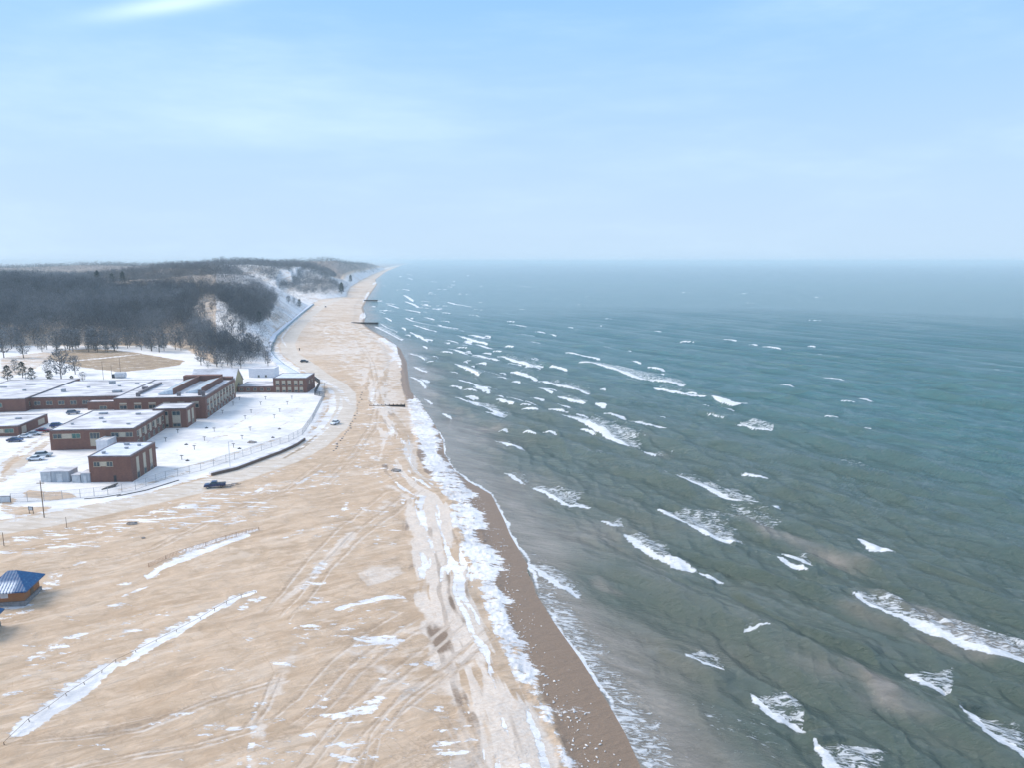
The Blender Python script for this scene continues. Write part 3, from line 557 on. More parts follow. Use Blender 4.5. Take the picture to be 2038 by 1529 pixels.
SWELL = [([(1420,1166),(1500,1205),(1560,1240),(1640,1272),(1700,1290),(1760,1315),(1795,1332)],.9),([(1780,1113),(1830,1140),(1890,1160),(1960,1190),(2050,1220)],1.2),([(1540,960),(1600,975),(1660,1000),(1720,1020)],1.0),([(1700,888),(1760,900),(1830,922),(1870,935)],.9),
 ([(1280,1280),(1340,1315),(1400,1345),(1490,1388)],.9),([(1560,1022),(1640,1050),(1720,1075)],.8),([(1610,1155),(1660,1180),(1700,1198)],.8),([(1880,1380),(1915,1420)],.9),([(1600,1458),(1630,1490)],.7),([(1350,768),(1420,782),(1500,788),(1570,795)],.7),([(1165,785),(1230,800),(1330,812)],.7),
 ([(1490,812),(1560,830),(1640,845)],.7),([(1310,915),(1400,935),(1480,950)],.7),([(1430,720),(1500,735),(1600,745)],.6),([(1500,770),(1620,785),(1720,800)],.6),([(1560,694),(1650,705),(1760,715)],.6),([(1700,740),(1800,755),(1900,770)],.7),([(1840,830),(1920,850),(2038,870)],.8),([(1900,960),(1980,985),(2038,1000)],.8),
 ([(1750,640),(1850,650)],.5),([(1600,860),(1700,885)],.7),([(1120,920),(1200,950),(1300,990)],.5),([(1180,1100),(1260,1140),(1340,1200)],.4)]
wrows = fan_rows([(521.0, 530, 0.6), (530, 560, 1.0), (560, 800, .6), (800, 900, 1.1), (900, 1780, 1.9)])
wcols = np.concatenate([np.arange(560, 2120, 1.9), np.arange(2120, 3600, 14)])
GX, GY = np.meshgrid(wcols, wrows[::-1])
ux = (GX - CXP) / F_PX; vv = -(GY - CYP) / F_PX
tt = -CAM_H / (-math.sin(PITCH) + vv * math.cos(PITCH))
WX = (ux * tt).ravel(); WY = ((math.cos(PITCH) + vv * math.sin(PITCH)) * tt).ravel()
wsd = -shore_sd(WX, WY)
wf = grid_faces(*GX.shape); wf = wf[(wsd[wf] > -14).any(1)]
wuv = np.unique(wf); x, y, s0 = WX[wuv], WY[wuv], wsd[wuv]
dw = np.hypot(x, y)
calm = sstep(1, 30, s0)
h = np.zeros(len(x))
for k, (lam, amp, da_) in enumerate([(25, .56, 0), (15, .24, 7), (9, .15, -12), (6.5, .12, 16), (4.6, .085, -22), (3.4, .05, 12), (2.3, .03, -38)]):
    th = math.radians(180 + 31 + da_)
    ph = (x * math.cos(th) + y * math.sin(th)) * 2 * math.pi / lam
    cr_ = x * -math.sin(th) + y * math.cos(th); ac_ = x * math.cos(th) + y * math.sin(th)
    ph = ph + (2.4 if lam > 10 else 4.2) * (fbm(cr_ / (lam * 4.5), ac_ / (lam * 2.6), 80 + k, 2) - 0.5) * 2
    amod = 0.3 + 1.4 * fbm(cr_ / (lam * 3.2), ac_ / (lam * 1.3), 100 + k, 2)
    sh = 2 * ((np.sin(ph) + 1) / 2) ** 2.3 - 0.65
    cell = dw * dw / 62 / 1440 * .75
    h += 1.55 * amp * amod * sh * np.clip(1.4 - cell / lam * 3.8, 0, 1)
h *= calm
foam = np.zeros(len(x)); lace = np.zeros(len(x)); ridge = np.zeros(len(x))
f1 = fbm(x / 2.6, y / 2.6, 121, 3); f2 = fbm(x / 7, y / 7, 131, 3); f3 = fbm(x / .8, y / .8, 133, 2)
def breaker(pts, fw, ls, ll, rh):
    P = np.array([W0(*p) for p in pts]); r = ll + 9
    s = (x > P[:, 0].min() - r) & (x < P[:, 0].max() + r) & (y > P[:, 1].min() - r) & (y < P[:, 1].max() + r)
    if not s.any(): return
    d, side, t = seg_dist(x[s], y[s], P); L = np.hypot(*np.diff(P, axis=0).T).sum()
    q = d * side + (f1[s] - .5) * min(fw, 1.2) * .9          # + on the seaward side
    endd = np.minimum(t, 1 - t) * L
    end = sstep(0, 1.2, endd + .15)
    e0 = np.hypot(x[s] - P[0, 0], y[s] - P[0, 1]); e1 = np.hypot(x[s] - P[-1, 0], y[s] - P[-1, 1])
    edge_t = np.where((t <= 0) | (t >= 1), np.exp(-(d / max(fw, .8)) ** 2), 1.0)
    fwv = fw * 1.35 * (.55 + .9 * f2[s]) * (0.45 + .55 * np.sin(np.pi * np.clip(t, 0, 1)) ** .5)
    q = q + (f3[s] - .5) * .8; fo = sstep(-.45, .35, q) * (1 - sstep(fwv * .7, fwv * 1.7, q)) * edge_t
    ll = ll * (.25 + .75 * np.sin(np.pi * np.clip(t, 0, 1) ** .8) ** .7) * (.45 + 1.1 * f1[s])
    la = sstep(-.2, .3, q) * (1 - sstep(ll * .35, ll * (0.7 + .6 * f2[s]), q)) * ls * np.where((t <= 0) | (t >= 1), .3 * np.exp(-(np.minimum(e0, e1) / (ll * .3)) ** 2), 1)
    if fw > 0: foam[s] = np.maximum(foam[s], fo)
    lace[s] = np.maximum(lace[s], la)
    qq = d * side
    rr = rh * np.where(qq < .4, np.exp(-((qq - .4) / 1.3) ** 2), np.exp(-((qq - .4) / 5.0) ** 2))
    rr = rr * np.where((t <= 0) | (t >= 1), 0, sstep(0, min(7, L * .3), endd))
    ridge[s] = np.maximum(ridge[s], rr)
for b_ in BR: breaker(b_[0], b_[1], min(1, b_[2] * 1.25), b_[3] * 2.1, b_[4] * 1.1)
rb_ = random.Random(5)                                       # the many small whitecaps in the surf zone
for k in range(135):
    py = 545 + 330 * rb_.random() ** 1.3; sx = np.interp(py, [p[1] for p in SHORE_PX[::-1]], [p[0] for p in SHORE_PX[::-1]]); near_ = k < 95
    px = sx + rb_.uniform(12, 210 + (py - 520) * .35) if near_ else sx + rb_.uniform(100, 900)
    cx, cy = W0(px, py); dd = math.hypot(cx, cy); L = rb_.uniform(2.5, 8) * (.6 + dd / 350) * (1 if near_ else .7); th = math.radians(-59 + rb_.gauss(0, 9)) if near_ else math.radians(-52 + rb_.gauss(0, 8))
    q = [(cx - math.cos(th) * L / 2, cy - math.sin(th) * L / 2), (cx + .6 * rb_.uniform(-.5, .5), cy), (cx + math.cos(th + .15) * L / 2, cy + math.sin(th + .15) * L / 2)]
    breaker([PX(a, b__, 0.0) for a, b__ in q], rb_.uniform(.35, 1.0) * (.5 + dd / 330), rb_.choice((0, .4, .8)), rb_.uniform(3, 7), .5)
for pts, rh in SWELL: breaker(pts, 0, 0, 4, rh * 1.5)
h = h * (1 - .5 * np.clip(ridge, 0, 1)) + ridge * np.where(cell[...] < 5, 1, .6)
rs = random.Random(11); ridge_b = np.clip(ridge * 1.4, 0, 1); ridge[:] = 0      # long unbroken swells rolling in parallel
for k in range(70):
    q0 = W0(rs.uniform(1080, 2150), 640 + 800 * rs.random() ** 1.3); L = rs.uniform(35, 110) * (1 + math.hypot(*q0) / 500); an = math.radians(-58 + rs.gauss(0, 4)); cv = rs.uniform(-.12, .12)
    q = [(q0[0] + math.cos(an + cv * t) * L * t, q0[1] + math.sin(an + cv * t) * L * t) for t in (-.5, -.25, 0, .25, .5)]
    q = [v for v in q if v[1] > 70]
    if len(q) > 2: breaker([PX(a, b__, 0.0) for a, b__ in q], 0, 0, 5, rs.uniform(.5, .95))
h = h + ridge * (1 - ridge_b) * sstep(6, 30, s0) * (1 - sstep(420, 620, dw))
# swash: the white edge of the water on the sand, with lace behind it
sw = s0 + (fbm(x / 5, y / 5, 141, 3) - .5) * 2.2
nearsh = 1 - sstep(230, 330, y)
foam = np.maximum(foam, np.exp(-((sw - .7) / .55) ** 2) * (.35 + .65 * nearsh) * (0.25 + .9 * vnoise(x / 9, y / 9, 5)))
lace = np.maximum(lace, sstep(-.2, 1, sw) * (1 - sstep(2.5, 9, sw)) * nearsh * (1 - sstep(118, 175, y)) * .95)
lace = np.maximum(lace, .55 * np.exp(-((x - 30) / 9) ** 2 - ((y - 87) / 9) ** 2))
silt = 0.95 * np.exp(-(s0 / 15) ** 1.3) + .34 * np.exp(-s0 / 70) * (1 - .5 * sstep(300, 700, y)) + .8 * (fbm(x / 22 + y / 60, y / 26, 321, 4) - .52) * np.exp(-s0 / 110)
for px, py, rx, ry, v in [(905,850,16,26,1.05),(930,880,16,28,.8),(880,820,10,20,.8),(1200,1175,6,4,.6),(1290,1380,7,9,.5),(1560,1070,10,7,.8),(1640,1110,9,8,.65),(1950,1275,14,9,.9),(1800,1250,9,6,.5),(1640,1240,10,6,.35),(1750,1380,8,6,.7),(1600,1330,12,8,.5),(1420,1290,9,7,.4),(1280,870,9,12,.45),(1320,905,9,12,.45),
                          (1550,935,10,9,.4),(1380,1110,8,8,.35),(1430,1470,9,6,.55),(1700,1480,9,6,.4),(1880,1490,9,6,.4),(950,900,16,22,.4),(1030,1050,8,12,.45)]:
    cx, cy = W0(px, py); wx = x - cx + 14 * (fbm(x / 16, y / 16, 251, 3) - .5); wy = y - cy + 14 * (fbm(x / 16, y / 16, 261, 3) - .5)
    al_ = (wx * .515 - wy * .857) / (rx * 1.7); pe_ = (wx * .857 + wy * .515) / (ry * .75); silt = np.maximum(silt, v * np.exp(-al_ ** 2 - pe_ ** 2) * (.5 + 1.0 * fbm(x / 6, y / 6, 271, 4)))
off = sstep(10, 330, s0 + (dw - 120) * .35)
z = h - .02 - .25 * (1 - sstep(-6, 0, s0))
z = np.where(s0 < 0, z, z)
VZ = np.zeros(len(WX)); VZ[wuv] = z
WA = {}
for k, a in (('foam', foam), ('lace', lace), ('silt', silt), ('off', off)):
    q = np.zeros(len(WX)); q[wuv] = a; WA[k] = q
tag(mesh_from('lake_water', np.stack([WX, WY, VZ], -1), wf, WA, MAT['water']), 'rough grey green lake water with lines of breaking waves', None, None, 'structure')
# ------------------------------------------------------------------ object materials
def simple(name, c1, c2=None, scale=3.0, rough=0.7, stretch=(1, 1, 1), spec=0.3, metal=0.0, bumps=0.0, lo=0.35, hi=0.65):
    m, nt, n, l, p = newmat(name); b = NB(nt)
    nz = b.noise(scale, 4, 0.6, stretch)
    l.new(b.mix(b.ramp(nz, lo, hi), c1, c2 or tuple(v * 0.8 for v in c1)), p.inputs['Base Color'])
    p.inputs['Roughness'].default_value = rough; p.inputs['Specular IOR Level'].default_value = spec; p.inputs['Metallic'].default_value = metal
    if bumps: l.new(b.bump(nz, bumps, 0.1), p.inputs['Normal'])
    return m
def brick_material():
    m, nt, n, l, p = newmat('red_brick'); b = NB(nt)
    geo = n.new('ShaderNodeNewGeometry'); sp = n.new('ShaderNodeSeparateXYZ'); l.new(b.tc, sp.inputs[0])
    cb = n.new('ShaderNodeCombineXYZ'); l.new(b.math('ADD', sp.outputs['X'], sp.outputs['Y']), cb.inputs['X']); l.new(sp.outputs['Z'], cb.inputs['Y'])
    br = n.new('ShaderNodeTexBrick'); br.inputs['Scale'].default_value = 1.0; br.inputs['Brick Width'].default_value = 0.42; br.inputs['Row Height'].default_value = 0.15
    br.inputs['Mortar Size'].default_value = 0.012; l.new(cb.outputs[0], br.inputs['Vector'])
    br.inputs['Color1'].default_value = (0.235, 0.108, 0.072, 1); br.inputs['Color2'].default_value = (0.170, 0.078, 0.055, 1); br.inputs['Mortar'].default_value = (0.19, 0.12, 0.10, 1)
    st = b.noise(0.6, 5, 0.65, (1, 1, 0.35))
    l.new(b.mix(b.ramp(st, 0.35, 0.7, 0, 0.5), br.outputs['Color'], (0.14, 0.065, 0.052)), p.inputs['Base Color'])
    p.inputs['Roughness'].default_value = 0.85
    return m
M = dict(brick=brick_material(),
    snow=simple('roof_snow', (0.76, 0.75, 0.77), (0.44, 0.43, 0.44), 0.22, 0.8, (0.5, 1.2, 1), 0.15, bumps=0.3),
    membrane=simple('grey_white_roofing', (0.56, 0.60, 0.66), (0.72, 0.74, 0.79), 0.4, 0.6),
    coping=simple('dark_coping', (0.13, 0.10, 0.10), (0.22, 0.20, 0.20), 1.0, 0.5),
    pinkroof=simple('thin_snow_on_roofing', (0.60, 0.53, 0.54), (0.74, 0.71, 0.74), 0.5, 0.7),
    cream=simple('cream_panel', (0.52, 0.45, 0.34), (0.44, 0.38, 0.29), 2.0, 0.6),
    tan=simple('tan_siding', (0.46, 0.38, 0.20), (0.36, 0.30, 0.17), 0.8, 0.7, (4, 4, 0.3)),
    white=simple('white_paint', (0.72, 0.72, 0.73), (0.62, 0.62, 0.64), 1.0, 0.5),
    glass=simple('window_glass', (0.030, 0.045, 0.055), (0.06, 0.09, 0.10), 0.7, 0.08, spec=0.6),
    greenglass=simple('greenish_window_glass', (0.04, 0.11, 0.10), (0.05, 0.15, 0.13), 0.7, 0.1, spec=0.6),
    grey=simple('grey_steel_siding', (0.33, 0.36, 0.39), (0.42, 0.45, 0.48), 0.7, 0.5, (6, 6, 0.2)),
    palegrey=simple('pale_steel', (0.45, 0.47, 0.49), (0.58, 0.60, 0.61), 0.8, 0.5),
    steel=simple('galvanised_steel', (0.30, 0.32, 0.34), (0.38, 0.40, 0.42), 2.0, 0.45, metal=0.4),
    dark=simple('dark_metal', (0.030, 0.032, 0.036), (0.05, 0.052, 0.058), 2.0, 0.45),
    rubber=simple('tyre_rubber', (0.020, 0.020, 0.022), (0.03, 0.03, 0.03), 4.0, 0.85),
    rim=simple('wheel_alloy', (0.35, 0.36, 0.38), (0.45, 0.46, 0.48), 4.0, 0.35, metal=0.6),
    wood=simple('weathered_wood', (0.120, 0.085, 0.060), (0.21, 0.15, 0.10), 3.0, 0.85, (1, 1, 6)),
    slat=simple('red_brown_slats', (0.30, 0.16, 0.10), (0.42, 0.26, 0.17), 3.0, 0.85),
    pile=simple('wet_black_timber', (0.035, 0.030, 0.028), (0.075, 0.062, 0.052), 2.0, 0.7),
    concrete=simple('concrete', (0.36, 0.34, 0.31), (0.28, 0.26, 0.24), 1.2, 0.85),
    rock=simple('rock', (0.16, 0.14, 0.125), (0.34, 0.31, 0.29), 1.6, 0.9, bumps=0.5),
    ice=simple('dirty_ice', (0.80, 0.78, 0.76), (0.50, 0.44, 0.38), 2.2, 0.35, bumps=0.4, lo=0.45, hi=0.7),
    rust=simple('brown_sheet_piling', (0.13, 0.090, 0.070), (0.20, 0.145, 0.11), 1.0, 0.8, (5, 5, 0.4)),
    bluewall=simple('blue_grey_concrete', (0.20, 0.29, 0.33), (0.33, 0.41, 0.45), 0.2, 0.7),
    bark=simple('grey_brown_bark', (0.085, 0.070, 0.060), (0.150, 0.130, 0.115), 2.0, 0.9, (1, 1, 0.3)),
    orange=simple('orange_brown_boards', (0.36, 0.17, 0.075), (0.28, 0.125, 0.06), 1.5, 0.7, (1, 1, 8)),
    plinth=simple('grey_stone_base', (0.20, 0.19, 0.185), (0.28, 0.27, 0.26), 2.0, 0.85),
    skylight=simple('frosted_skylight', (0.42, 0.50, 0.56), (0.60, 0.66, 0.70), 0.3, 0.25, (3, 0.3, 1), 0.5),
    lampglass=simple('lamp_glass', (0.6, 0.6, 0.58), (0.5, 0.5, 0.5), 1.0, 0.3))
def paint(name, c): return simple(name, c, tuple(min(1, v * 1.25 + 0.01) for v in c), 0.8, 0.28, spec=0.55)
def blue_roof_material():
    m, nt, n, l, p = newmat('blue_ribbed_roof'); b = NB(nt)
    sp = n.new('ShaderNodeSeparateXYZ'); l.new(b.tc, sp.inputs[0])
    rib = b.math('ABSOLUTE', b.math('SINE', b.math('MULTIPLY', sp.outputs['X'], 6.2)))
    nz = b.noise(0.5, 5, 0.6); nz2 = b.noise(2.2, 5, 0.65)
    blue = b.mix(b.ramp(nz2, 0.35, 0.65), (0.006, 0.060, 0.180), (0.010, 0.105, 0.240))
    # snow lies on the slope that faces the camera, between the ribs
    fy = b.ramp(b.math('MULTIPLY', sp.outputs['Y'], -1.0), 1.2, 2.2)
    sx = b.ramp(sp.outputs['X'], 0.9, 2.0, 1, 0)
    sf = b.math('MULTIPLY', b.math('MULTIPLY', fy, sx), b.ramp(b.math('ADD', b.math('MULTIPLY', rib, 0.55), b.math('MULTIPLY', nz2, 0.9)), 0.62, 0.85))
    dust = b.ramp(nz2, 0.60, 0.75, 0, 0.3)
    l.new(b.mix(b.math('MAXIMUM', sf, dust), blue, (0.72, 0.76, 0.82)), p.inputs['Base Color'])
    p.inputs['Roughness'].default_value = 0.45
    l.new(b.bump(rib, 0.4, 0.05), p.inputs['Normal'])
    return m
M['blue'] = blue_roof_material()
M['navy_paint'] = paint('navy_paint', (0.012, 0.030, 0.095)); M['blue_paint'] = paint('blue_paint', (0.022, 0.045, 0.16)); M['red_paint'] = paint('dark_red_paint', (0.16, 0.012, 0.03))
M['silver_paint'] = paint('silver_paint', (0.40, 0.44, 0.46)); M['white_paint_car'] = paint('white_car_paint', (0.66, 0.69, 0.72)); M['black_paint'] = paint('black_paint', (0.018, 0.020, 0.026)); M['slate_paint'] = paint('slate_paint', (0.13, 0.17, 0.22))

# ------------------------------------------------------------------ mesh building
class MB:
    def __init__(s): s.v = []; s.f = []
    def add(s, vs, fs):
        k = len(s.v); s.v += [tuple(v) for v in vs]; s.f += [tuple(i + k for i in f) for f in fs]; return s
    def box(s, x0, x1, y0, y1, z0, z1, taper=0.0):
        t = taper
        s.add([(x0,y0,z0),(x1,y0,z0),(x1,y1,z0),(x0,y1,z0),(x0+t,y0+t,z1),(x1-t,y0+t,z1),(x1-t,y1-t,z1),(x0+t,y1-t,z1)],
              [(0,3,2,1),(4,5,6,7),(0,1,5,4),(1,2,6,5),(2,3,7,6),(3,0,4,7)]); return s
    def tube(s, p, q, r0, r1=None, n=6):
        r1 = r0 if r1 is None else r1
        p = Vector(p); q = Vector(q); a = (q - p).normalized(); u = a.orthogonal().normalized(); w = a.cross(u)
        vs = []
        for c, r in ((p, r0), (q, r1)):
            for i in range(n):
                t = 2 * math.pi * i / n; vs.append(c + u * math.cos(t) * r + w * math.sin(t) * r)
        s.add(vs, [(i, (i + 1) % n, n + (i + 1) % n, n + i) for i in range(n)] + [tuple(range(n))[::-1], tuple(range(n, 2 * n))]); return s
    def build(s, name, mat, parent=None, smooth=False, bevel=0.0):
        me = bpy.data.meshes.new(name); me.from_pydata(s.v, [], s.f); me.update()
        bm = bmesh.new(); bm.from_mesh(me); bmesh.ops.recalc_face_normals(bm, faces=bm.faces)
        if bevel: bmesh.ops.bevel(bm, geom=bm.edges[:], offset=bevel, segments=2, affect='EDGES', profile=0.6)
        bm.to_mesh(me); bm.free()
        if smooth: me.polygons.foreach_set('use_smooth', [True] * len(me.polygons))
        me.materials.append(mat); o = link(bpy.data.objects.new(name, me))
        if parent: o.parent = parent
        return o
def empty(name, loc, rz=0.0, **k):
    o = link(bpy.data.objects.new(name, None)); o.location = loc; o.rotation_euler = (0, 0, rz); o.empty_display_size = 0.5
    return tag(o, **k)
def copy_tree(o, parent=None):
    c = o.copy(); scene.collection.objects.link(c)
    if parent: c.parent = parent
    for ch in o.children: copy_tree(ch, c)
    return c
def gz(x, y): return float(ground_z([x], [y])[0])
def at(px, py):
    x, y = Wb(px, py)
    for _ in range(3):
        z = gz(x, y); x, y = W0(px, py, z)
    return x, y, gz(x, y)
def dune_at(px, py, d0=400, d1=2600):                          # where the line of sight first meets the dunes
    dx, dy = W0(px, py, 0) if py > 521 else (0, 1)
    u = (px - CXP) / F_PX; v = -(py - CYP) / F_PX
    ky = math.cos(PITCH) + v * math.sin(PITCH); kz = -math.sin(PITCH) + v * math.cos(PITCH)
    t = np.linspace(d0, d1, 700); X_, Y_, Z_ = u * t, ky * t, CAM_H + kz * t
    g = ground_z(X_, Y_); i = np.argmax(g > Z_)
    return (X_[i], Y_[i], g[i]) if (g > Z_).any() else None
D2R = math.radians

# ------------------------------------------------------------------ buildings
def pane_set(mb, gm, side, a0, a1, z0, z1, w, d, bars=1):
    """frame and glass of one window on a wall of a w x d block; a = distance along the wall"""
    def bx(m, p0, p1, q0, q1, out0, out1):
        if side == 'front': m.box(p0, p1, -out1, -out0, q0, q1)
        elif side == 'right': m.box(w + out0, w + out1, p0, p1, q0, q1)
        elif side == 'left': m.box(-out1, -out0, p0, p1, q0, q1)
        else: m.box(p0, p1, d + out0, d + out1, q0, q1)
    t = 0.10
    bx(mb, a0, a1, z1 - t, z1, -.02, .07); bx(mb, a0 - .08, a1 + .08, z0 - .12, z0, -.02, .14)
    bx(mb, a0, a0 + t, z0, z1 - t, -.02, .07); bx(mb, a1 - t, a1, z0, z1 - t, -.02, .07)
    for k in range(bars):
        c = a0 + (a1 - a0) * (k + 1) / (bars + 1); bx(mb, c - .04, c + .04, z0, z1 - t, -.02, .06)
    bx(gm, a0 + t, a1 - t, z0, z1 - t, -.03, .02)
def panel(m, side, a0, a1, z0, z1, w, d):
    if side == 'front': m.box(a0, a1, -.05, .02, z0, z1)
    elif side == 'right': m.box(w - .02, w + .05, a0, a1, z0, z1)
    else: m.box(-.05, .02, a0, a1, z0, z1)
def block(name, label, corner, rot, w, d, h, wins=(), panels=(), doors=(), roof='snow', wall='brick', parapet=0.35, cat='building', extra=None):
    """corner: front-right ground corner in the world; block runs w to the left and d away"""
    ax_ = Vector((math.cos(rot), math.sin(rot))); o = Vector(corner) - ax_ * w
    r = empty(name, (o.x, o.y, 2.3), rot, label=label, cat=cat)
    H_ = h + .2
    MB().box(0, w, 0, d, -1.5, H_ - .35).build('wall', M[wall], r)
    c = MB(); t = .35
    c.box(-.06, w + .06, -.06, t, H_ - .35, H_); c.box(-.06, w + .06, d - t, d + .06, H_ - .35, H_); c.box(-.06, t, t, d - t, H_ - .35, H_); c.box(w - t, w + .06, t, d - t, H_ - .35, H_)
    c.build('coping', M['coping'] if wall == 'brick' else M['white'], r)
    rb = MB(); nx = max(2, int(w / 3)); ny = max(2, int(d / 3)); vs = []; fs = []      # snow lying unevenly on the flat roof
    for j in range(ny + 1):
        for i in range(nx + 1):
            vs.append((t + (w - 2 * t) * i / nx, t + (d - 2 * t) * j / ny, H_ - .22 + .17 * vnoise(np.array(o.x + i * 2.1), np.array(o.y + j * 2.3), 9)))
    for j in range(ny):
        for i in range(nx): a = j * (nx + 1) + i; fs.append((a, a + 1, a + nx + 2, a + nx + 1))
    rf = rb.add(vs, fs).build('roof', M[roof], r, smooth=True)
    for k, (side, a0, a1, z0, z1, *q) in enumerate(wins):
        fm, gm = MB(), MB(); pane_set(fm, gm, side, a0, a1, z0, z1, w, d, q[0] if q else 1)
        f = fm.build('window', M['cream'], r); gm.build('pane', M['greenglass' if len(q) > 1 else 'glass'], f)
    if panels:
        for (side, a0, a1, z0, z1) in panels:
            pm = MB(); panel(pm, side, a0, a1, z0, z1, w, d); pm.build('wall_panel', M['cream'], r)
    for (side, a0, a1, z1) in doors:
        dm = MB(); panel(dm, side, a0, a1, 0, z1, w, d); dd = dm.build('door', M['dark'], r)
    if extra: extra(r, w, d, H_, rf)
    return r
def vents(lst):
    def f(r, w, d, H_, rf):
        for (x, y, sx, sy, sz) in lst:
            v = MB().box(x, x + sx, y, y + sy, H_ - .25, H_ - .25 + sz).box(x - .1, x + sx + .1, y - .1, y + sy + .1, H_ - .25 + sz, H_ - .1 + sz)
            v.build('roof_vent', M['steel'], r)
    return f
def wpt(px, py): return W0(px, py, 2.4)
R8 = D2R(7)
block('brick_building', 'small two storey red brick block beside the grey sheds', wpt(264, 960), D2R(3), 11.2, 15.5, 7.3,
      wins=[('front', 1.3, 3.0, 4.6, 5.9, 1), ('front', 4.7, 6.4, 4.6, 5.9, 1), ('right', 3.0, 4.6, .2, 1.9, 0), ('right', 7.2, 8.8, .2, 1.9, 0), ('right', 11.3, 12.9, .2, 1.9, 0)],
      panels=[('front', 3.05, 4.65, 4.6, 5.9), ('right', 3.0, 4.6, 2.0, 6.2), ('right', 7.2, 8.8, 2.0, 6.2), ('right', 11.3, 12.9, 2.0, 6.2)], doors=[('front', 6.3, 7.0, 2.0)],
      extra=vents([(2.2, 3, .7, .7, .5), (6.0, 8, .8, .6, .4), (8.2, 11, .7, .7, .5), (4.0, 12, 1.2, .8, .6)]), roof='membrane')
wr = [('right', 2 + 4.6 * k, 3.6 + 4.6 * k, 3.6, 5.4, 1) for k in range(6)] + [('right', 2 + 4.6 * k, 3.6 + 4.6 * k, .6, 2.3, 1) for k in range(6)]
block('brick_building', 'wide two storey brick wing with broad snowy roof behind the small brick block', wpt(270, 893), R8, 25.5, 31, 6.6,
      wins=[('front', 1.0, 3.6, 4.0, 5.5, 1), ('front', 6.6, 9.2, 4.0, 5.5, 1, 'g'), ('front', 12.0, 15.0, 3.7, 5.6, 2), ('front', 18.4, 20.8, 4.0, 5.5, 1), ('front', 22.8, 25.0, 4.0, 5.5, 1)] + wr,
      panels=[('front', 3.7, 6.5, 3.9, 5.5), ('front', 20.9, 22.7, 3.9, 5.5), ('front', 12.0, 15.0, 1.2, 3.5)] + [('right', 3.9 + 4.6 * k, 5.6 + 4.6 * k, 2.6, 5.4) for k in range(5)],
      extra=vents([(5, 24, 2.4, 1.6, .5), (8.4, 16, 1.0, 1.0, .5), (18, 22, 1.3, 1.0, .5), (12, 10, .8, .8, .4), (21, 6, .8, .8, .4), (3, 8, .6, .6, .5)]))
cx, cy = wpt(373, 852)
block('brick_building', 'short brick link with two tall cream panelled windows facing the snowy yard', (cx, cy), R8, 11.5, 10.5, 7.2,
      wins=[('front', 2.4, 5.2, 4.8, 6.3, 1), ('front', 2.4, 5.2, .6, 1.6, 1), ('front', 6.6, 9.4, 4.8, 6.3, 1), ('front', 6.6, 9.4, .6, 1.8, 1), ('right', 6.0, 8.2, .6, 1.8, 1)],
      panels=[('front', 2.4, 5.2, 1.75, 4.6), ('front', 6.6, 9.4, 1.95, 4.6), ('right', 1.5, 4.0, 1.6, 6.0), ('right', 6.0, 8.2, 2.0, 6.0)])
def hall_roof(r, w, d, H_, rf):
    # long sloping skylights, the dark penthouse and roof units
    for (x0, x1, y0, y1, hh_, nm) in ((w - 19, w - 13.5, 6, 40, 2.6, 'skylight'), (w - 9.5, w - 3.5, 8, 38, 2.4, 'skylight')):
        m = MB().add([(x0, y0, H_), (x1, y0, H_), (x1, y1, H_), (x0, y1, H_), (x0, y0, H_ + .4), (x1, y0, H_ + hh_ * .7), (x1, y1, H_ + hh_ * .7), (x0, y1, H_ + .4)],
                     [(0, 3, 2, 1), (4, 5, 6, 7), (0, 1, 5, 4), (1, 2, 6, 5), (2, 3, 7, 6), (3, 0, 4, 7)])
        s_ = m.build('skylight', M['skylight'], r)
        wl_ = MB().box(x1, x1 + .4, y0, y1, H_ - .2, H_ + hh_ * .85)
        wl_.build('curb_wall', M['brick'], s_)
    MB().box(w - 20, w - 4.5, 39.5, 43, H_ - .2, H_ + 2.2).build('penthouse', M['brick'], r)
    MB().box(w - 8, w - .4, 41.0, 44.2, H_ - .2, H_ + 1.0).build('parapet_wall', M['brick'], r)
    MB().box(w - 27, w - 26.2, 8, 32, H_ - .2, H_ + .9).build('roof_duct', M['coping'], r)
    for (x, y, a, b_, c_) in ((7, 3, 1.2, 1.2, 1.3), (22, 2.5, 1.2, 1.0, 1.3), (w - 3.4, 3, 1.2, 1.2, 2.0), (w - 1.4, 1.0, 1.0, 1.0, 1.8), (3, 20, 2.0, 1.4, .8)):
        MB().box(x, x + a, y, y + b_, H_ - .25, H_ + c_).build('roof_vent', M['coping'], r)
ww = []
for k in range(9):
    for z0, z1 in ((.6, 2.0), (3.1, 4.6), (5.7, 7.2)): ww.append(('right', 2.0 + 4.7 * k, 4.2 + 4.7 * k, z0, z1, 1))
cx, cy = wpt(411, 834)
block('brick_building', 'long three storey brick wing with glass skylights and windowed side facing the yard', (cx, cy), R8, 33, 45, 8.6,
      wins=ww + [('front', 2 + 5.2 * k, 4.6 + 5.2 * k, 4.6, 6.0, 1) for k in range(6)], panels=[('right', 4.4 + 4.7 * k, 6.0 + 4.7 * k, 2.1, 7.2) for k in range(9)] + [('front', 2 + 5.2 * k, 4.6 + 5.2 * k, 6.3, 6.9) for k in range(6)], extra=hall_roof)
cx, cy = wpt(240, 812)
block('brick_building', 'low brick wing with wide snowy roof between far left block and skylit wing', (cx, cy), R8, 36, 42, 5.0,
      wins=[('front', 3 + 4.6 * k, 5.4 + 4.6 * k, 2.0, 3.5, 1) for k in range(5)], extra=vents([(20, 30, 2.2, 1.8, 1.6), (8, 12, 1.4, 1.4, 1.2), (30, 8, 3.2, 2.2, .8), (26, 24, 1, 1, .5), (14, 22, 1, 1, .6), (31, 30, 1.5, 1, .5)]))
cx, cy = wpt(232, 816)
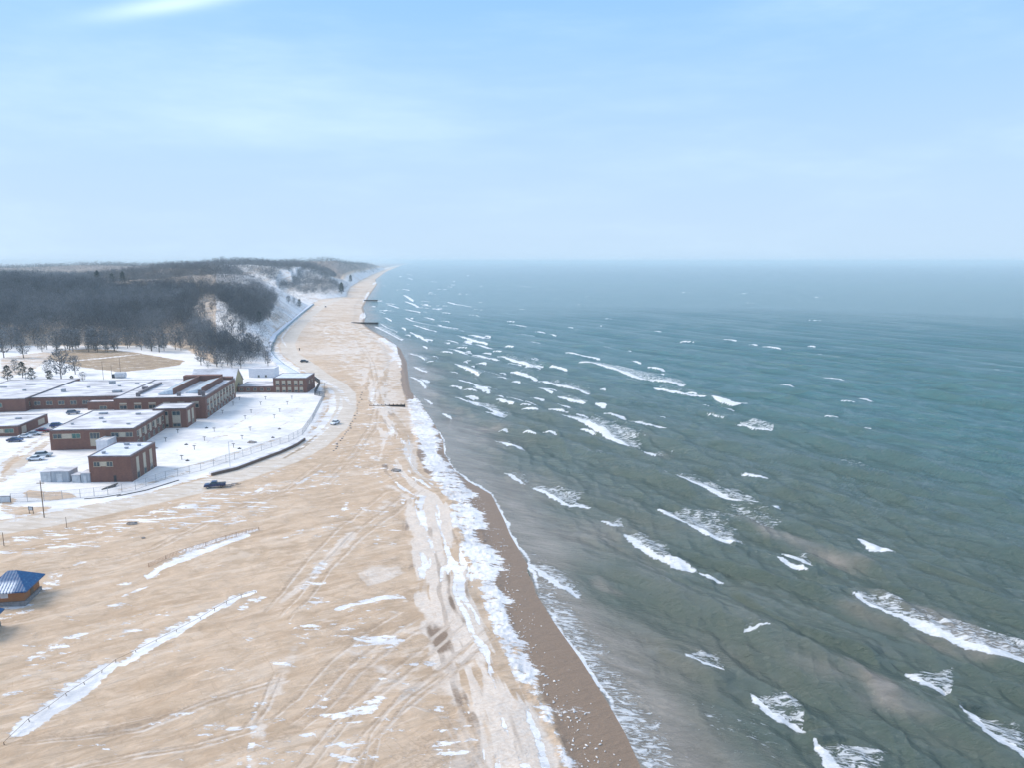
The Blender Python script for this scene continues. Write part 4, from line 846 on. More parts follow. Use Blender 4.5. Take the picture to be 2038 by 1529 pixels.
block('brick_building', 'brick entrance porch with pinkish snow dusted roof in front of the low wing', (cx, cy), R8, 11, 7.5, 3.4, wins=[('front', 4.6, 7.4, .5, 1.8, 1)], roof='pinkroof', parapet=.2)
cx, cy = wpt(52, 820)
block('brick_building', 'long low brick building with snowy roof at the far left beside the evergreens', (cx, cy), D2R(9), 30, 52, 5.3,
      wins=[('front', 18.5, 21.5, 2.2, 3.8, 1, 'g'), ('front', 11, 14, 2.2, 3.8, 1)] + [('right', 3 + 7 * k, 6 + 7 * k, 2.0, 3.6, 1) for k in range(7)], extra=vents([(6, 30, 3, .5, .4), (14, 36, 4, .5, .4), (20, 20, 1, 1, .5), (9, 12, 3.4, .5, .4)]))
cx, cy = wpt(38, 869)
block('brick_building', 'low brick building with cream window panels beside the row of parked cars', (cx, cy), D2R(7), 18, 20, 3.6,
      wins=[('front', 13.5, 16.5, 1.4, 2.8, 1, 'g')], panels=[('front', 9.5, 13.3, 1.3, 2.8), ('right', 2.0, 5.0, .6, 3.0), ('right', 13, 17.5, .9, 2.9)], extra=vents([(11, 12, 1.6, 1.0, .4)]))
# gabled hall
cx, cy = wpt(464, 786)
g = empty('gabled_hall', (cx - 19, cy - .5, 2.3), R8, label='gabled hall with smooth white snowy roof and tan gable end', cat='building')
w, d, he, hr = 19, 17, 4.2, 10.6
MB().add([(0,0,-1),(w,0,-1),(w,d,-1),(0,d,-1),(0,0,he),(w,0,he),(w,d,he),(0,d,he),(0,d/2,hr),(w,d/2,hr)], [(0,1,5,4),(1,2,6,9,5),(2,3,7,6),(3,0,4,8,7),(4,5,9,8),(7,8,9,6)]).build('wall', M['tan'], g)
MB().add([(-.4,-.5,he+.05),(w+.3,-.5,he+.05),(w+.3,d/2,hr+.25),(-.4,d/2,hr+.25),(-.4,d+.5,he+.05),(w+.3,d+.5,he+.05),(-.4,-.5,he-.2),(w+.3,-.5,he-.2),(w+.3,d+.5,he-.2),(-.4,d+.5,he-.2)], [(0,1,2,3),(3,2,5,4),(6,7,1,0),(4,5,8,9)]).build('roof', M['snow'], g)
f = MB(); q = MB(); pane_set(f, q, 'right', 7.2, 9.8, 1.0, 4.0, w, d, 2); f = f.build('window', M['cream'], g); q.build('pane', M['glass'], f)
cx, cy = wpt(545, 781)
block('brick_building', 'narrow one storey brick corridor joining the gabled hall to the end block', (cx, cy), D2R(1), 16.5, 14, 2.7, wins=[('front', 1 + 3.1 * k, 2.5 + 3.1 * k, .9, 2.1, 1) for k in range(5)])
cx, cy = wpt(611, 781)
xs = [1.2, 4.0, 6.6, 9.6, 12.0]
block('brick_building', 'two storey brick end block with rows of cream windows nearest the curving road', (cx, cy), D2R(1), 15.3, 15, 6.7,
      wins=[('front', a, a + 1.6, 3.4, 4.2, 0) for a in xs] + [('front', a, a + 1.6, .3, 1.0, 0) for a in xs] + [('right', 4, 6, 3.6, 5.0, 1), ('right', 9, 11, 3.6, 5.0, 1)],
      panels=[('front', a, a + 1.6, 4.3, 5.7) for a in xs] + [('front', a, a + 1.6, 1.1, 2.5) for a in xs], roof='membrane')
cx, cy = wpt(546, 751)
wb_ = block('storage_building', 'plain white windowless building behind the brick corridor', (cx, cy), D2R(2), 13, 9, 4.6, wins=[('front', 4.5, 5.5, .3, 1.4, 0), ('front', 8.2, 9.2, .3, 1.4, 0)], wall='white')
cx, cy = wpt(200, 908)
block('stair_hut', 'small white stair hut between the wide brick wing and the small brick block', (cx + 1.0, cy + 2.5), D2R(3), 3.4, 8, 4.2, wall='white', cat='hut')
# grey sheds left of the small block
def shed(label, px0, px1, py, dep, h, mat, snow=True):
    x0, y0 = wpt(px0, py); x1, _ = wpt(px1, py); w = x1 - x0
    r = empty('shed', (x0, y0, 2.35), 0, label=label, cat='shed')
    m = MB().box(0, w, 0, dep, -.5, h); n_ = max(3, int(w / .45))
    for k in range(n_): m.box(w * (k + .3) / n_, w * (k + .55) / n_, -.04, 0, 0, h - .1)
    m.build('body', mat, r); MB().box(-.12, w + .12, -.12, dep + .1, h, h + .16).build('roof', M['snow'], r)
    MB().box(w * .3, w * .62, -.07, -.045, 0, h * .8).build('door', M['palegrey'], r)
shed('pale grey container, leftmost of the sheds by the small brick block', 82, 102, 961, 3.2, 2.9, M['palegrey'])
shed('wide grey steel shed beside the pale grey container', 103, 139, 961, 4.0, 3.1, M['grey'])
shed('low pale shed in the gap between the wide grey shed and the brick wall', 144, 160, 962, 2.6, 2.2, M['palegrey'])
shed('small grey shed touching the wall of the small brick block', 162, 180, 962, 3.4, 2.7, M['grey'])
x, y, z = at(240, 752)
t = empty('storage_tank', (x, y, z), .1, label='pale rounded storage tank with dark end in the snow behind the roofs', cat='tank')
MB().tube((-2.2, 0, 1.6), (2.6, 0, 1.6), 1.6, 1.5, 14).build('tank_body', M['palegrey'], t, smooth=False); MB().box(-4.0, -2.6, -.8, .8, 0, 2.0).build('pump_box', M['dark'], t)

# kiosks on the beach
def kiosk(nr_px, br_px, label):
    ez = 5.2
    a = np.array(W0(*nr_px, ez)); b_ = np.array(W0(*br_px, ez)); s_ = float(np.hypot(*(b_ - a))); rot = math.atan2(*(b_ - a)[::-1]) - math.pi / 2
    c = (a + b_) / 2 + np.array([-math.cos(rot), -math.sin(rot)]) * s_ / 2
    gzv = gz(*c); r = empty('beach_kiosk', (c[0], c[1], gzv), rot, label=label, cat='kiosk')
    e = ez - gzv; hs = s_ / 2; W_ = hs - .8
    MB().box(-W_ - .25, W_ + .25, -W_ - .25, W_ + .25, -1.0, .75).build('base', M['plinth'], r)
    MB().box(-W_, W_, -W_, W_, .75, e + .05).build('wall', M['orange'], r)
    MB().add([(-hs,-hs,e),(hs,-hs,e),(hs,hs,e),(-hs,hs,e),(-hs,-hs,e-.22),(hs,-hs,e-.22),(hs,hs,e-.22),(-hs,hs,e-.22),(-1.0,.6,e+2.3),(.4,.6,e+2.3)],
             [(0,1,9,8),(1,2,9),(2,3,8,9),(3,0,8),(4,7,6,5),(0,4,5,1),(1,5,6,2),(2,6,7,3),(3,7,4,0)]).build('roof', M['blue'], r)
    fm, gm = MB(), MB(); fm.box(-.9, .3, -W_ - .07, -W_ - .0, 1.5, 2.4); f = fm.build('window', M['white'], r); MB().box(-.8, .2, -W_ - .09, -W_ - .075, 1.6, 2.3).build('pane', M['palegrey'], f)
    MB().box(W_, W_ + .06, -.6, .5, .75, 2.7).build('door', M['wood'], r)
    return r
K1 = kiosk((52, 1178), (90, 1143), 'beach kiosk with blue hipped roof patched with snow over orange walls')
kiosk((-24, 1246), (9, 1212), 'second blue roofed kiosk mostly cut off by the left picture edge')

# ------------------------------------------------------------------ vehicles
def vehicle(kind, px, py, rot, mat, label, parked=False, scale=1.0):
    x, y, z = at(px, py)
    r = empty({'pickup': 'pickup_truck', 'suv': 'parked_car', 'sedan': 'parked_car'}[kind] if parked or kind == 'pickup' else 'moving_car', (x, y, z + .02), rot, label=label, cat='pickup truck' if kind == 'pickup' else 'car', group='cars parked by the brick buildings' if parked else None)
    L, Wd = {'pickup': (5.7, 1.95), 'suv': (4.8, 1.9), 'sedan': (4.7, 1.82)}[kind]
    prof = {'suv': [(-2.4,.55),(-2.38,1.05),(-2.2,1.15),(1.2,1.12),(2.2,.98),(2.4,.8),(2.4,.45),(-2.35,.42)],
            'sedan': [(-2.35,.5),(-2.3,.95),(-1.6,1.0),(1.0,.98),(2.1,.85),(2.35,.7),(2.35,.4),(-2.3,.38)],
            'pickup': [(-2.85,.6),(-2.85,1.18),(-.75,1.18),(-.7,1.2),(1.2,1.2),(2.5,1.12),(2.8,.95),(2.85,.5),(-2.8,.52)]}[kind]
    def extr(pr, hw, top=None):
        n = len(pr); vs = [(a, -hw, b_) for a, b_ in pr] + [(a, hw, b_) for a, b_ in pr]
        return vs, [tuple(range(n))[::-1], tuple(range(n, 2 * n))] + [(i, (i + 1) % n, n + (i + 1) % n, n + i) for i in range(n)]
    MB().add(*extr(prof, Wd / 2)).build('body', mat, r, bevel=.05)
    cab = {'suv': [(-2.15,1.1),(-1.9,1.66),(.35,1.68),(1.15,1.1)], 'sedan': [(-1.6,.97),(-1.0,1.40),(.3,1.42),(1.05,.97)], 'pickup': [(-.75,1.18),(-.6,1.78),(.75,1.80),(1.45,1.18)]}[kind]
    n = 4; hb, ht = Wd / 2 - .06, Wd / 2 - .24
    vs = [(a, -(hb if i in (0, 3) else ht), b_) for i, (a, b_) in enumerate(cab)] + [(a, (hb if i in (0, 3) else ht), b_) for i, (a, b_) in enumerate(cab)]
    MB().add(vs, [(0, 1, 2, 3)[::-1], (4, 5, 6, 7), (0, 4, 5, 1), (2, 6, 7, 3), (1, 5, 6, 2), (0, 3, 7, 4)]).build('window', M['glass'], r)
    zt = cab[1][1]; MB().box(cab[1][0] - .02, cab[2][0] + .02, -ht - .01, ht + .01, zt - .03, zt + .05).build('roof', mat, r)
    for sx in ((-1.75, 1.75) if kind == 'pickup' else (-1.45, 1.45)):
        for sy in (-1, 1):
            wh = MB().tube((sx, sy * (Wd / 2 - .2), .36), (sx, sy * (Wd / 2 + .03), .36), .36, n=16).build('wheel', M['rubber'], r)
            MB().tube((sx, sy * (Wd / 2 + .0), .36), (sx, sy * (Wd / 2 + .05), .36), .2, n=10).build('rim', M['rim'], wh)
    fx = L / 2
    for sy in (-1, 1):
        MB().box(fx - .06, fx + .03, sy * .72 - .2, sy * .72 + .2, .68, .84).build('headlight', M['lampglass'], r)
        MB().box(-fx - .03, -fx + .06, sy * .78 - .1, sy * .78 + .1, .75, 1.0).build('tail_light', M['red_paint'], r)
    if kind == 'pickup':
        MB().box(-2.72, -.85, -.8, .8, 1.16, 1.22).build('cargo_bed', M['dark'], r)
        MB().box(-2.86, 2.88, -.6, .6, .45, .6).build('bumper', M['steel'], r)
    r.scale = (scale,) * 3
    return r
vehicle('pickup', 428, 971, D2R(196), M['navy_paint'], 'dark blue pickup truck stopped at the edge of the sandy road', False, .95)
vehicle('sedan', 667, 845, D2R(255), M['white_paint_car'], 'white car driving along the curving sandy road')
vehicle('suv', 606, 721, D2R(5), M['black_paint'], 'black car standing alone on the open beach above the bend')
vehicle('suv', 648, 611, D2R(100), M['black_paint'], 'tiny dark vehicle far off near the end of the walkway wall', False, .95)
vehicle('suv', 115, 851, D2R(12), M['blue_paint'], 'dark blue car parked past the corner of the low brick building', True)
vehicle('sedan', 86, 861, D2R(14), M['red_paint'], 'dark red car parked against the low brick building', True)
vehicle('sedan', 68, 867, D2R(14), M['silver_paint'], 'silver car parked between the dark red car and the navy car', True)
vehicle('sedan', 30, 880, D2R(8), M['navy_paint'], 'navy car parked in front of the low brick building windows', True)
vehicle('sedan', 72, 917, D2R(14), M['white_paint_car'], 'nearer white car of the pair parked in the snow', True)
vehicle('suv', 87, 910, D2R(14), M['silver_paint'], 'grey car parked just behind the nearer white car in the snow', True)
vehicle('suv', 146, 825, D2R(25), M['slate_paint'], 'slate blue car parked before the low wing and its porch', True)
vehicle('sedan', 50, 872, D2R(12), M['white_paint_car'], 'pale snow covered car end on beside the navy car', True, .9)

# ------------------------------------------------------------------ fences, walls, groynes
def fence(name, label, pts, h, spacing, post_r, mat, rails=(1.0,), pickets=0.0, pick_r=.02, world=False, cat='fence', wav=0.0, rail_r=.03, pm=None, panel_name='mesh_panel', lift_=0.0):
    P = [Vector((*(p if world else Wb(*p)), 0)) for p in pts]
    r0 = P[0]; r = empty(name, (r0.x, r0.y, gz(r0.x, r0.y)), 0, label=label, cat=cat); base = Vector(r.location)
    posts = []; pan = MB()
    for a, b_ in zip(P[:-1], P[1:]):
        L = (b_ - a).length; n = max(1, int(round(L / spacing)))
        for i in range(n): posts.append((a.lerp(b_, i / n), (b_ - a).normalized()))
    posts.append((P[-1], (P[-1] - P[-2]).normalized()))
    tops = []
    for k, (p, dr) in enumerate(posts):
        z = gz(p.x, p.y); hh_ = h * (1 + wav * (random.random() - .5)); lean = wav * .5 * (random.random() - .5)
        b0 = Vector((p.x, p.y, z)) - base; t0 = b0 + Vector((lean, lean, hh_ + lift_))
        tops.append((b0, t0))
        if k < 100: MB().tube(b0 - Vector((0, 0, .5)), t0, post_r, n=6).build('post', mat, r)
        else: pan.tube(b0 - Vector((0, 0, .5)), t0, post_r, n=6)
    for (a0, a1), (b0, b1) in zip(tops[:-1], tops[1:]):
        for f in rails: pan.tube(a0.lerp(a1, f), b0.lerp(b1, f), rail_r, n=4)
        if pickets:
            n = int((b0 - a0).length / pickets)
            for i in range(n):
                t = (i + .5) / n; q0 = a0.lerp(b0, t); q1 = a1.lerp(b1, t); d_ = (b0 - a0).normalized() * pick_r; nn = Vector((-d_.y, d_.x, 0)) * .4
                pan.add([q0 - d_ - nn, q0 + d_ - nn, q0 + d_ + nn, q0 - d_ + nn, q1 - d_ - nn, q1 + d_ - nn, q1 + d_ + nn, q1 - d_ + nn], [(0, 1, 5, 4), (1, 2, 6, 5), (2, 3, 7, 6), (3, 0, 4, 7), (4, 5, 6, 7)])
    pan.build(panel_name, pm or mat, r)
    return r
fence('chain_link_fence', 'long grey chain link fence curving round the snowy yard', [(22,1001),(88,998),(160,992),(215,986),(270,976),(330,955),(400,938),(450,921),(500,905),(540,891),(575,880),(602,866),(622,838),(638,806),(646,791)], 2.3, 4.0, .05, M['steel'], (1.0, .5, .03), .26, .019, rail_r=.03)
fence('chain_link_fence', 'short dark fence joining the brick end block to the yard fence', [(646,791),(626,787),(637,765),(621,753)], 2.2, 3.0, .06, M['dark'], (1.0, .5, .05), .25, .05, rail_r=.05)
fence('snow_fence', 'reddish slatted snow fence half buried in a drift near the middle of the beach', [(296,1128),(330,1113),(370,1100),(410,1088),(450,1074),(490,1062),(516,1056)], .9, 2.9, .04, M['slat'], (.95, .5, .1), .3, .03, wav=.2, rail_r=.02, panel_name='slats')
fence('snow_fence', 'long dark wire and slat snow fence running diagonally across the near sand', [(10,1486),(60,1438),(95,1410),(170,1362),(230,1322),(310,1281),(350,1260),(400,1236),(450,1206),(508,1180)], .42, 3.4, .045, M['wood'], (1.0,), 0.0, .03, wav=.6, rail_r=.028, panel_name='slats')
def wall_strip(name, label, pts, h, th, mat, cap=None, world=False, cat='wall', lift_=0.0, capw=None, side=1):
    P = [Vector((*(p if world else Wb(*p)), 0)) for p in pts]; Q = []
    for a, b_ in zip(P[:-1], P[1:]):
        n = max(1, int((b_ - a).length / 5)); Q += [a.lerp(b_, i / n) for i in range(n)]
    Q.append(P[-1]); g0 = gz(P[0].x, P[0].y); r = empty(name, (P[0].x, P[0].y, g0), 0, label=label, cat=cat); base = Vector(r.location)
    def strip(nm, o0, o1, z0, z1, m_):
        vs = []; fs = []
        for i, p in enumerate(Q):
            d_ = (Q[min(i + 1, len(Q) - 1)] - Q[max(i - 1, 0)]).normalized(); nn = Vector((d_.y, -d_.x, 0)) * side; z = beach_z(np.array([float(shore_sd(np.array([p.x]), np.array([p.y]))[0])]))[0] + lift_
            for off_, zz in ((o0, z0), (o1, z0), (o1, z1), (o0, z1)): vs.append(p + nn * off_ + Vector((0, 0, z + zz)) - base)
        for i in range(len(Q) - 1):
            for k in range(4): fs.append((i * 4 + k, i * 4 + (k + 1) % 4, i * 4 + 4 + (k + 1) % 4, i * 4 + 4 + k))
        fs += [(0, 1, 2, 3), tuple(len(vs) - 4 + k for k in (3, 2, 1, 0))]
        return MB().add(vs, fs).build(nm, m_, r)
    strip('wall_face', 0, th, -1.0, h, mat)
    if cap: strip('snow_cap', -(capw or .2), -.003, -.6, h + .12, cap)
    return r, Q
WALK = [(594,748),(566,731),(548,716),(539,704),(541,688),(551,669),(574,648),(600,625),(624,606)]
wall_strip('seawall_walkway', 'pale blue seawall walkway winding along the foot of the dunes', WALK, 1.5, .6, M['bluewall'], M['membrane'], capw=3.4, cat='seawall')
wall_strip('retaining_wall', 'dark brown retaining wall below the yard fence beside the road', [(420,948),(470,936),(515,919),(560,902),(590,888),(606,877)], .75, .4, M['rust'], M['snow'], capw=1.2)
wall_strip('kerb_wall', 'low dark kerb wall along the foot of the fence by the sheds', [(168,994),(205,991),(240,985)], .12, .3, M['pile'])
wall_strip('kerb_wall', 'dark stone edging beside the snowy verge below the small brick block', [(232,989),(290,977),(355,957)], .15, .3, M['pile'])
def groyne(label, p0, p1, h, drop=.3):
    a = Vector((*Wb(*p0), 0)); b_ = Vector((*W0(*p1, .3), 0)); r = empty('timber_groyne', (a.x, a.y, .6), 0, label=label, cat='groyne'); base = Vector(r.location)
    L = (b_ - a).length; n = int(L / 1.6); top = 1.1
    for i in range(min(n, 40) + 1):
        p = a.lerp(b_, i / n) - base; p.z = -3; q = p.copy(); q.z = h - .6 * i / n * drop + random.uniform(-.1, .15); MB().tube(p, q, .2, .17, 7).build('pile', M['pile'], r)
    m = MB()
    d_ = (b_ - a).normalized(); nn = Vector((-d_.y, d_.x, 0)) * .16
    A0, B0 = a - base, b_ - base
    for z0, z1 in ((-2, h - .35),):
        vs = [A0 - nn, A0 + nn, B0 + nn, B0 - nn]; vv_ = []
        for z in (z0, z1):
            for i, v in enumerate(vs): vv_.append(Vector((v.x, v.y, z - (.5 * drop if i > 1 else 0))))
        m.add(vv_, [(0, 1, 2, 3), (4, 5, 6, 7), (0, 1, 5, 4), (1, 2, 6, 5), (2, 3, 7, 6), (3, 0, 4, 7)])
    m.build('plank_wall', M['pile'], r)
groyne('nearest dark timber groyne, snowy at its landward end', (736, 808), (806, 811), 1.3)
groyne('middle timber groyne running into the lake below the white ice mound', (700, 642), (753, 644), 1.5)
groyne('farthest short timber groyne in the lake', (724, 598), (752, 598), 1.6)

# ------------------------------------------------------------------ poles, posts and signs
def pole(px, py, h, label, arm=0.0, r_=.09, name='utility_pole', cat='pole', mat='wood', cross=False):
    x, y, z = at(px, py); r = empty(name, (x, y, z), 0, label=label, cat=cat)
    MB().tube((0, 0, -.5), (0, 0, h), r_ * 1.3, r_, 8).build('shaft', M[mat], r)
    if arm: MB().tube((0, 0, h - .1), (arm, 0, h + .15), .05, n=6).build('arm', M[mat], r); MB().box(arm - .1, arm + .5, -.15, .15, h + .08, h + .24).build('lamp_head', M['palegrey'], r)
    if cross: MB().box(-.9, .9, -.06, .06, h - .7, h - .55).build('crossarm', M[mat], r)
    return r
pole(88, 1031, 9.0, 'tall thin pole by the gate sign in front of the grey sheds', cross=True)
pole(458, 930, 7.6, 'slender pale lamp post standing on the fence line of the yard', arm=.8, name='lamp_post', cat='lamp post', mat='palegrey', r_=.07)
pole(206, 756, 9.5, 'dark pole rising before the brown playing field, left of the tank'); pole(223, 752, 7.0, 'shorter pole between the dark field pole and the tank', r_=.08)
pole(240, 744, 9.0, 'pole standing at the near edge of the playing field behind the tank'); pole(52, 760, 9, 'tan pole among the dark evergreens', r_=.1)
pole(133, 1052, 2.6, 'thin wooden stake beside the road below the gate sign', r_=.05, name='stake', cat='stake'); pole(8, 1088, 3.0, 'thin wooden stake at the left edge of the beach', r_=.06, name='stake', cat='stake')
pole(647, 784, 5.2, 'street lamp on the outside of the yard corner near the road', arm=.7, name='lamp_post', cat='lamp post', mat='wood', r_=.08)
pole(596, 697, 1.7, 'short dark post on the beach above the black car', r_=.28, name='stake', cat='stake', mat='dark')
def sign(px, py, w, h, z0, label, rot=0.0):
    x, y, z = at(px, py); r = empty('sign_board', (x, y, z), rot, label=label, cat='sign')
    MB().box(-w / 2 + .1, w / 2 - .1, -.03, .03, z0 + .1, z0 + h - .1).build('board', M['palegrey'], r)
    f = MB(); f.box(-w / 2, w / 2, -.06, .06, z0, z0 + .1).box(-w / 2, w / 2, -.06, .06, z0 + h - .1, z0 + h).box(-w / 2, -w / 2 + .1, -.06, .06, z0 + .1, z0 + h - .1).box(w / 2 - .1, w / 2, -.06, .06, z0 + .1, z0 + h - .1); f.build('frame', M['dark'], r)
    for s_ in (-1, 1): MB().tube((s_ * (w / 2 - .05), .09, -.4), (s_ * (w / 2 - .05), .09, z0 + h), .06).build('leg', M['dark'], r)
sign(11, 1003, 2.6, 1.7, .2, 'dark framed notice board at the end of the fence', .1)
sign(62, 1024, 1.2, .9, .9, 'small grey sign on two legs between the notice board and the tall pole', -.2)
pt = None
YP = [(476.6,797),(464,807),(528.6,796),(519,807),(581,795),(572,806),(443,824),(500,823),(557,821),(488,835),(546,833),(426.5,860),(498,858),(354,863),(330,880),(407,878),(482,875),(387,896),(465,892),(362,916)]
for k, (px, py) in enumerate(YP):
    x, y, z = at(px, py)
    if pt is None:
        pt = o = empty('picnic_post', (x, y, z), 0, label='small black T shaped post sticking out of the snow in the yard', cat='post', group='black T shaped posts dotted over the yard')
        MB().tube((0, 0, -.2), (0, 0, 1.25), .09, n=6).build('shaft', M['dark'], o); MB().box(-.5, .5, -.25, .25, 1.25, 1.36).build('shelf_top', M['dark'], o)
    else: o = copy_tree(pt); o.location = (x, y, z)
    o.rotation_euler = (0, 0, random.uniform(-.5, .5))
pt = None
for k, (px, py) in enumerate([(411,853),(556,855),(543,872),(370.6,886),(476.5,894),(373,918)]):
    x, y, z = at(px, py)
    if pt is None:
        pt = o = empty('ground_lid', (x, y, z), 0, label='flat black round lid lying in the yard snow', cat='lid', group='flat black lids in the yard snow')
        MB().tube((0, 0, -.2), (0, 0, .18), .6, .55, 12).build('lid', M['dark'], o); MB().tube((0, 0, .22), (0, 0, .5), .12, n=6).build('handle', M['dark'], o)
    else: o = copy_tree(pt); o.location = (x, y, z)
# ------------------------------------------------------------------ stones, ice lumps, debris
def lump_mesh(name, seed, mat, sub=2, sq=(1, .8, .55), amp=.35):
    bm = bmesh.new(); bmesh.ops.create_icosphere(bm, subdivisions=sub, radius=1.0)
    for v in bm.verts:
        n = v.co.normalized(); q = vnoise(np.array(n.x * 1.6 + seed * 3.1), np.array(n.y * 1.6 + n.z * 2.2), seed) - .5
        v.co = Vector((n.x * sq[0], n.y * sq[1], n.z * sq[2])) * (1 + amp * 2 * float(q))
    me = bpy.data.meshes.new(name); bm.to_mesh(me); bm.free(); me.materials.append(mat); return me
rocks = [lump_mesh('boulder', k, M['rock'], 2) for k in range(4)]
ices = [lump_mesh('ice_lump', 20 + k, M['ice'], 1, (1, .75, .6), .4) for k in range(5)]
P = [Vector((*Wb(*p), 0)) for p in [(664,897),(672,886),(684,870),(694,855),(704,838),(710,820),(716,800),(722,782)]]
for k in range(26):
    t = k / 25 * (len(P) - 1); i = min(int(t), len(P) - 2); p = P[i].lerp(P[i + 1], t - i) + Vector((random.uniform(-.5, .5), random.uniform(-.8, .8), 0))
    o = link(bpy.data.objects.new('boulder', rocks[k % 4])); s_ = random.uniform(.22, .5); o.scale = (s_, s_, s_); o.rotation_euler = (0, 0, random.uniform(0, 6)); o.location = (p.x, p.y, gz(p.x, p.y) + .15 * s_)
    tag(o, 'dark boulder in the line of stones along the outer edge of the road', 'boulder', 'line of boulders beside the road')
for (px, py, s_, lb) in [(262,1044,1.15,'large pale grey boulder lying alone on the sand below the road'), (285,1072,.45,'small dark stone below the large pale grey boulder'), (786,938,1.5,'dark boulder on the sand hump beside the ice band'), (500,882,1.5,'grey snow dusted mound in the middle of the yard'), (308,893,1.0,'grey stone by the corner of the small brick block')]:
    x, y, z = at(px, py); o = link(bpy.data.objects.new('boulder', rocks[int(s_ * 7) % 4])); o.location = (x, y, z + .1); o.scale = (s_ * 1.1, s_ * .8, s_ * .7); tag(o, lb, 'boulder')
ne = 0
edge = np.array(W1R, float)
while ne < 260:
    py = random.uniform(985, 1529); xe = np.interp(py, edge[:, 1], edge[:, 0]); px = xe + abs(random.gauss(0, 1)) * (10 + (py - 950) * .045) + random.uniform(-6, 4)
    x, y = Wb(px, py); sdv = float(shore_sd(np.array([x]), np.array([y]))[0])
    if sdv < 1.6: continue
    s_ = random.uniform(.05, .14) * (1 if random.random() < .8 else 1.7)
    o = link(bpy.data.objects.new('ice_lump', ices[ne % 5])); o.location = (x, y, gz(x, y) + .3 * s_); o.scale = (s_ * 1.3, s_, s_ * .9); o.rotation_euler = (0, 0, random.uniform(0, 6)); ne += 1
    tag(o, 'small lump of ice scattered on the wet brown sand by the ice ridge', 'ice lump', 'ice lumps scattered on the wet sand')
x, y, z = at(452, 969); r = empty('timber_pile', (x, y, z), .35, label='untidy pile of snowy boards on the sand behind the blue pickup', cat='timber pile')
for k in range(9):
    a = Vector((random.uniform(-2.4, 1.6), random.uniform(-1.2, .8), .12 + .06 * k)); b_ = a + Vector((random.uniform(1.5, 3.2), random.uniform(-.8, .8), random.uniform(-.1, .5)))
    MB().tube(a, b_, .09, n=4).build('board', M['wood' if k % 3 else 'white'], r)
x, y, z = at(218, 972); r = empty('timber_pile', (x, y, z), .7, label='dark boards lying on the snow below the small brick block', cat='timber pile')
for k in range(4): MB().tube((-2 + .4 * k, -.6 + .3 * k, .15), (1.4 + .3 * k, -.2 + .5 * k, .2 + .1 * k), .14, n=4).build('board', M['pile'], r)

# ------------------------------------------------------------------ trees
def tree_mat(name, c0, c1):
    m, nt, n, l, p = newmat(name); b = NB(nt)
    l.new(b.mix(b.attr('tint'), c0, c1), p.inputs['Base Color']); p.inputs['Roughness'].default_value = .95; p.inputs['Specular IOR Level'].default_value = .1
    return m
M['twig'] = tree_mat('grey_brown_twigs', (0.068, 0.076, 0.082), (0.270, 0.280, 0.285))
M['needle'] = tree_mat('dark_green_needles', (0.020, 0.032, 0.028), (0.060, 0.085, 0.065))
M['frost'] = tree_mat('snow_laden_twigs', (0.30, 0.30, 0.31), (0.75, 0.75, 0.76))
def twig_tris(n, H_, R_, rng, kind='bare', ls=1.0):
    """n thin triangles spread through a crown; returns (n*3,3)"""
    if kind == 'pine':
        t = rng.random(n) ** .8; z = H_ * (.16 + .80 * t); rad = R_ * np.sqrt(np.clip(1 - (t * 1.0) ** 2.2, 0, 1)) * (.3 + .7 * rng.random(n) ** .5) * (.75 + .25 * np.sin(z * 2.6))
    else:
        u = rng.random(n); z = H_ * (.22 + .78 * u ** .9); prof = np.sqrt(np.clip(1 - ((z / H_ - .60) / .44) ** 2, .02, 1)); rad = R_ * prof * rng.random(n) ** .45
    a = rng.random(n) * 6.283; rad = rad * (1 if kind == 'pine' else .74 + .34 * np.sin(3 * a + z / H_ * 9) * np.sin(2 * a + 1.3) + .25 * rng.random(n)); x = rad * np.cos(a); y = rad * np.sin(a); c = np.stack([x, y, z], 1)
    out = np.stack([np.cos(a) * .8, np.sin(a) * .8, (.9 if kind != 'pine' else -.15) * np.ones(n)], 1) + rng.normal(0, .45, (n, 3))
    out /= np.linalg.norm(out, axis=1)[:, None]; L = (H_ * (.09 if kind != 'pine' else .08)) * (.6 + .9 * rng.random(n)) * ls; wv = rng.normal(0, 1, (n, 3)); wv -= (wv * out).sum(1)[:, None] * out; wv /= np.linalg.norm(wv, axis=1)[:, None]
    wd = L * (.26 if kind != 'pine' else .42)
    return np.stack([c - out * L[:, None] * .5 - wv * wd[:, None] * .5, c - out * L[:, None] * .5 + wv * wd[:, None] * .5, c + out * L[:, None] * .6], 1).reshape(-1, 3)
def tri_mesh(name, V_, tint, mat):
    n = len(V_) // 3; me = bpy.data.meshes.new(name); me.vertices.add(len(V_)); me.vertices.foreach_set('co', V_.astype(np.float32).ravel())
    me.loops.add(n * 3); me.loops.foreach_set('vertex_index', np.arange(n * 3, dtype=np.int32)); me.polygons.add(n); me.polygons.foreach_set('loop_start', np.arange(0, n * 3, 3, dtype=np.int32)); me.update(calc_edges=True)
    a = me.attributes.new('tint', 'FLOAT', 'POINT'); a.data.foreach_set('value', tint.astype(np.float32)); me.materials.append(mat); return me
def trunk_mb(H_, R_, kind):
    m = MB(); top = Vector((.2, .1, H_ * (.8 if kind != 'pine' else .95))); m.tube((0, 0, -1), top * .45, H_ * .022, H_ * .015, 6); m.tube(top * .45, top, H_ * .015, H_ * .004, 5)
    if kind != 'pine':
        for k in range(11):
            a = k * 2.4; z = H_ * random.uniform(.25, .65); p = Vector((.2, .1, 0)) * (z / H_) + Vector((0, 0, z)); q = p + Vector((math.cos(a) * R_ * .75, math.sin(a) * R_ * .75, H_ * random.uniform(.12, .3))); m.tube(p, q, H_ * .008, H_ * .003, 4)
    return m
protos = []
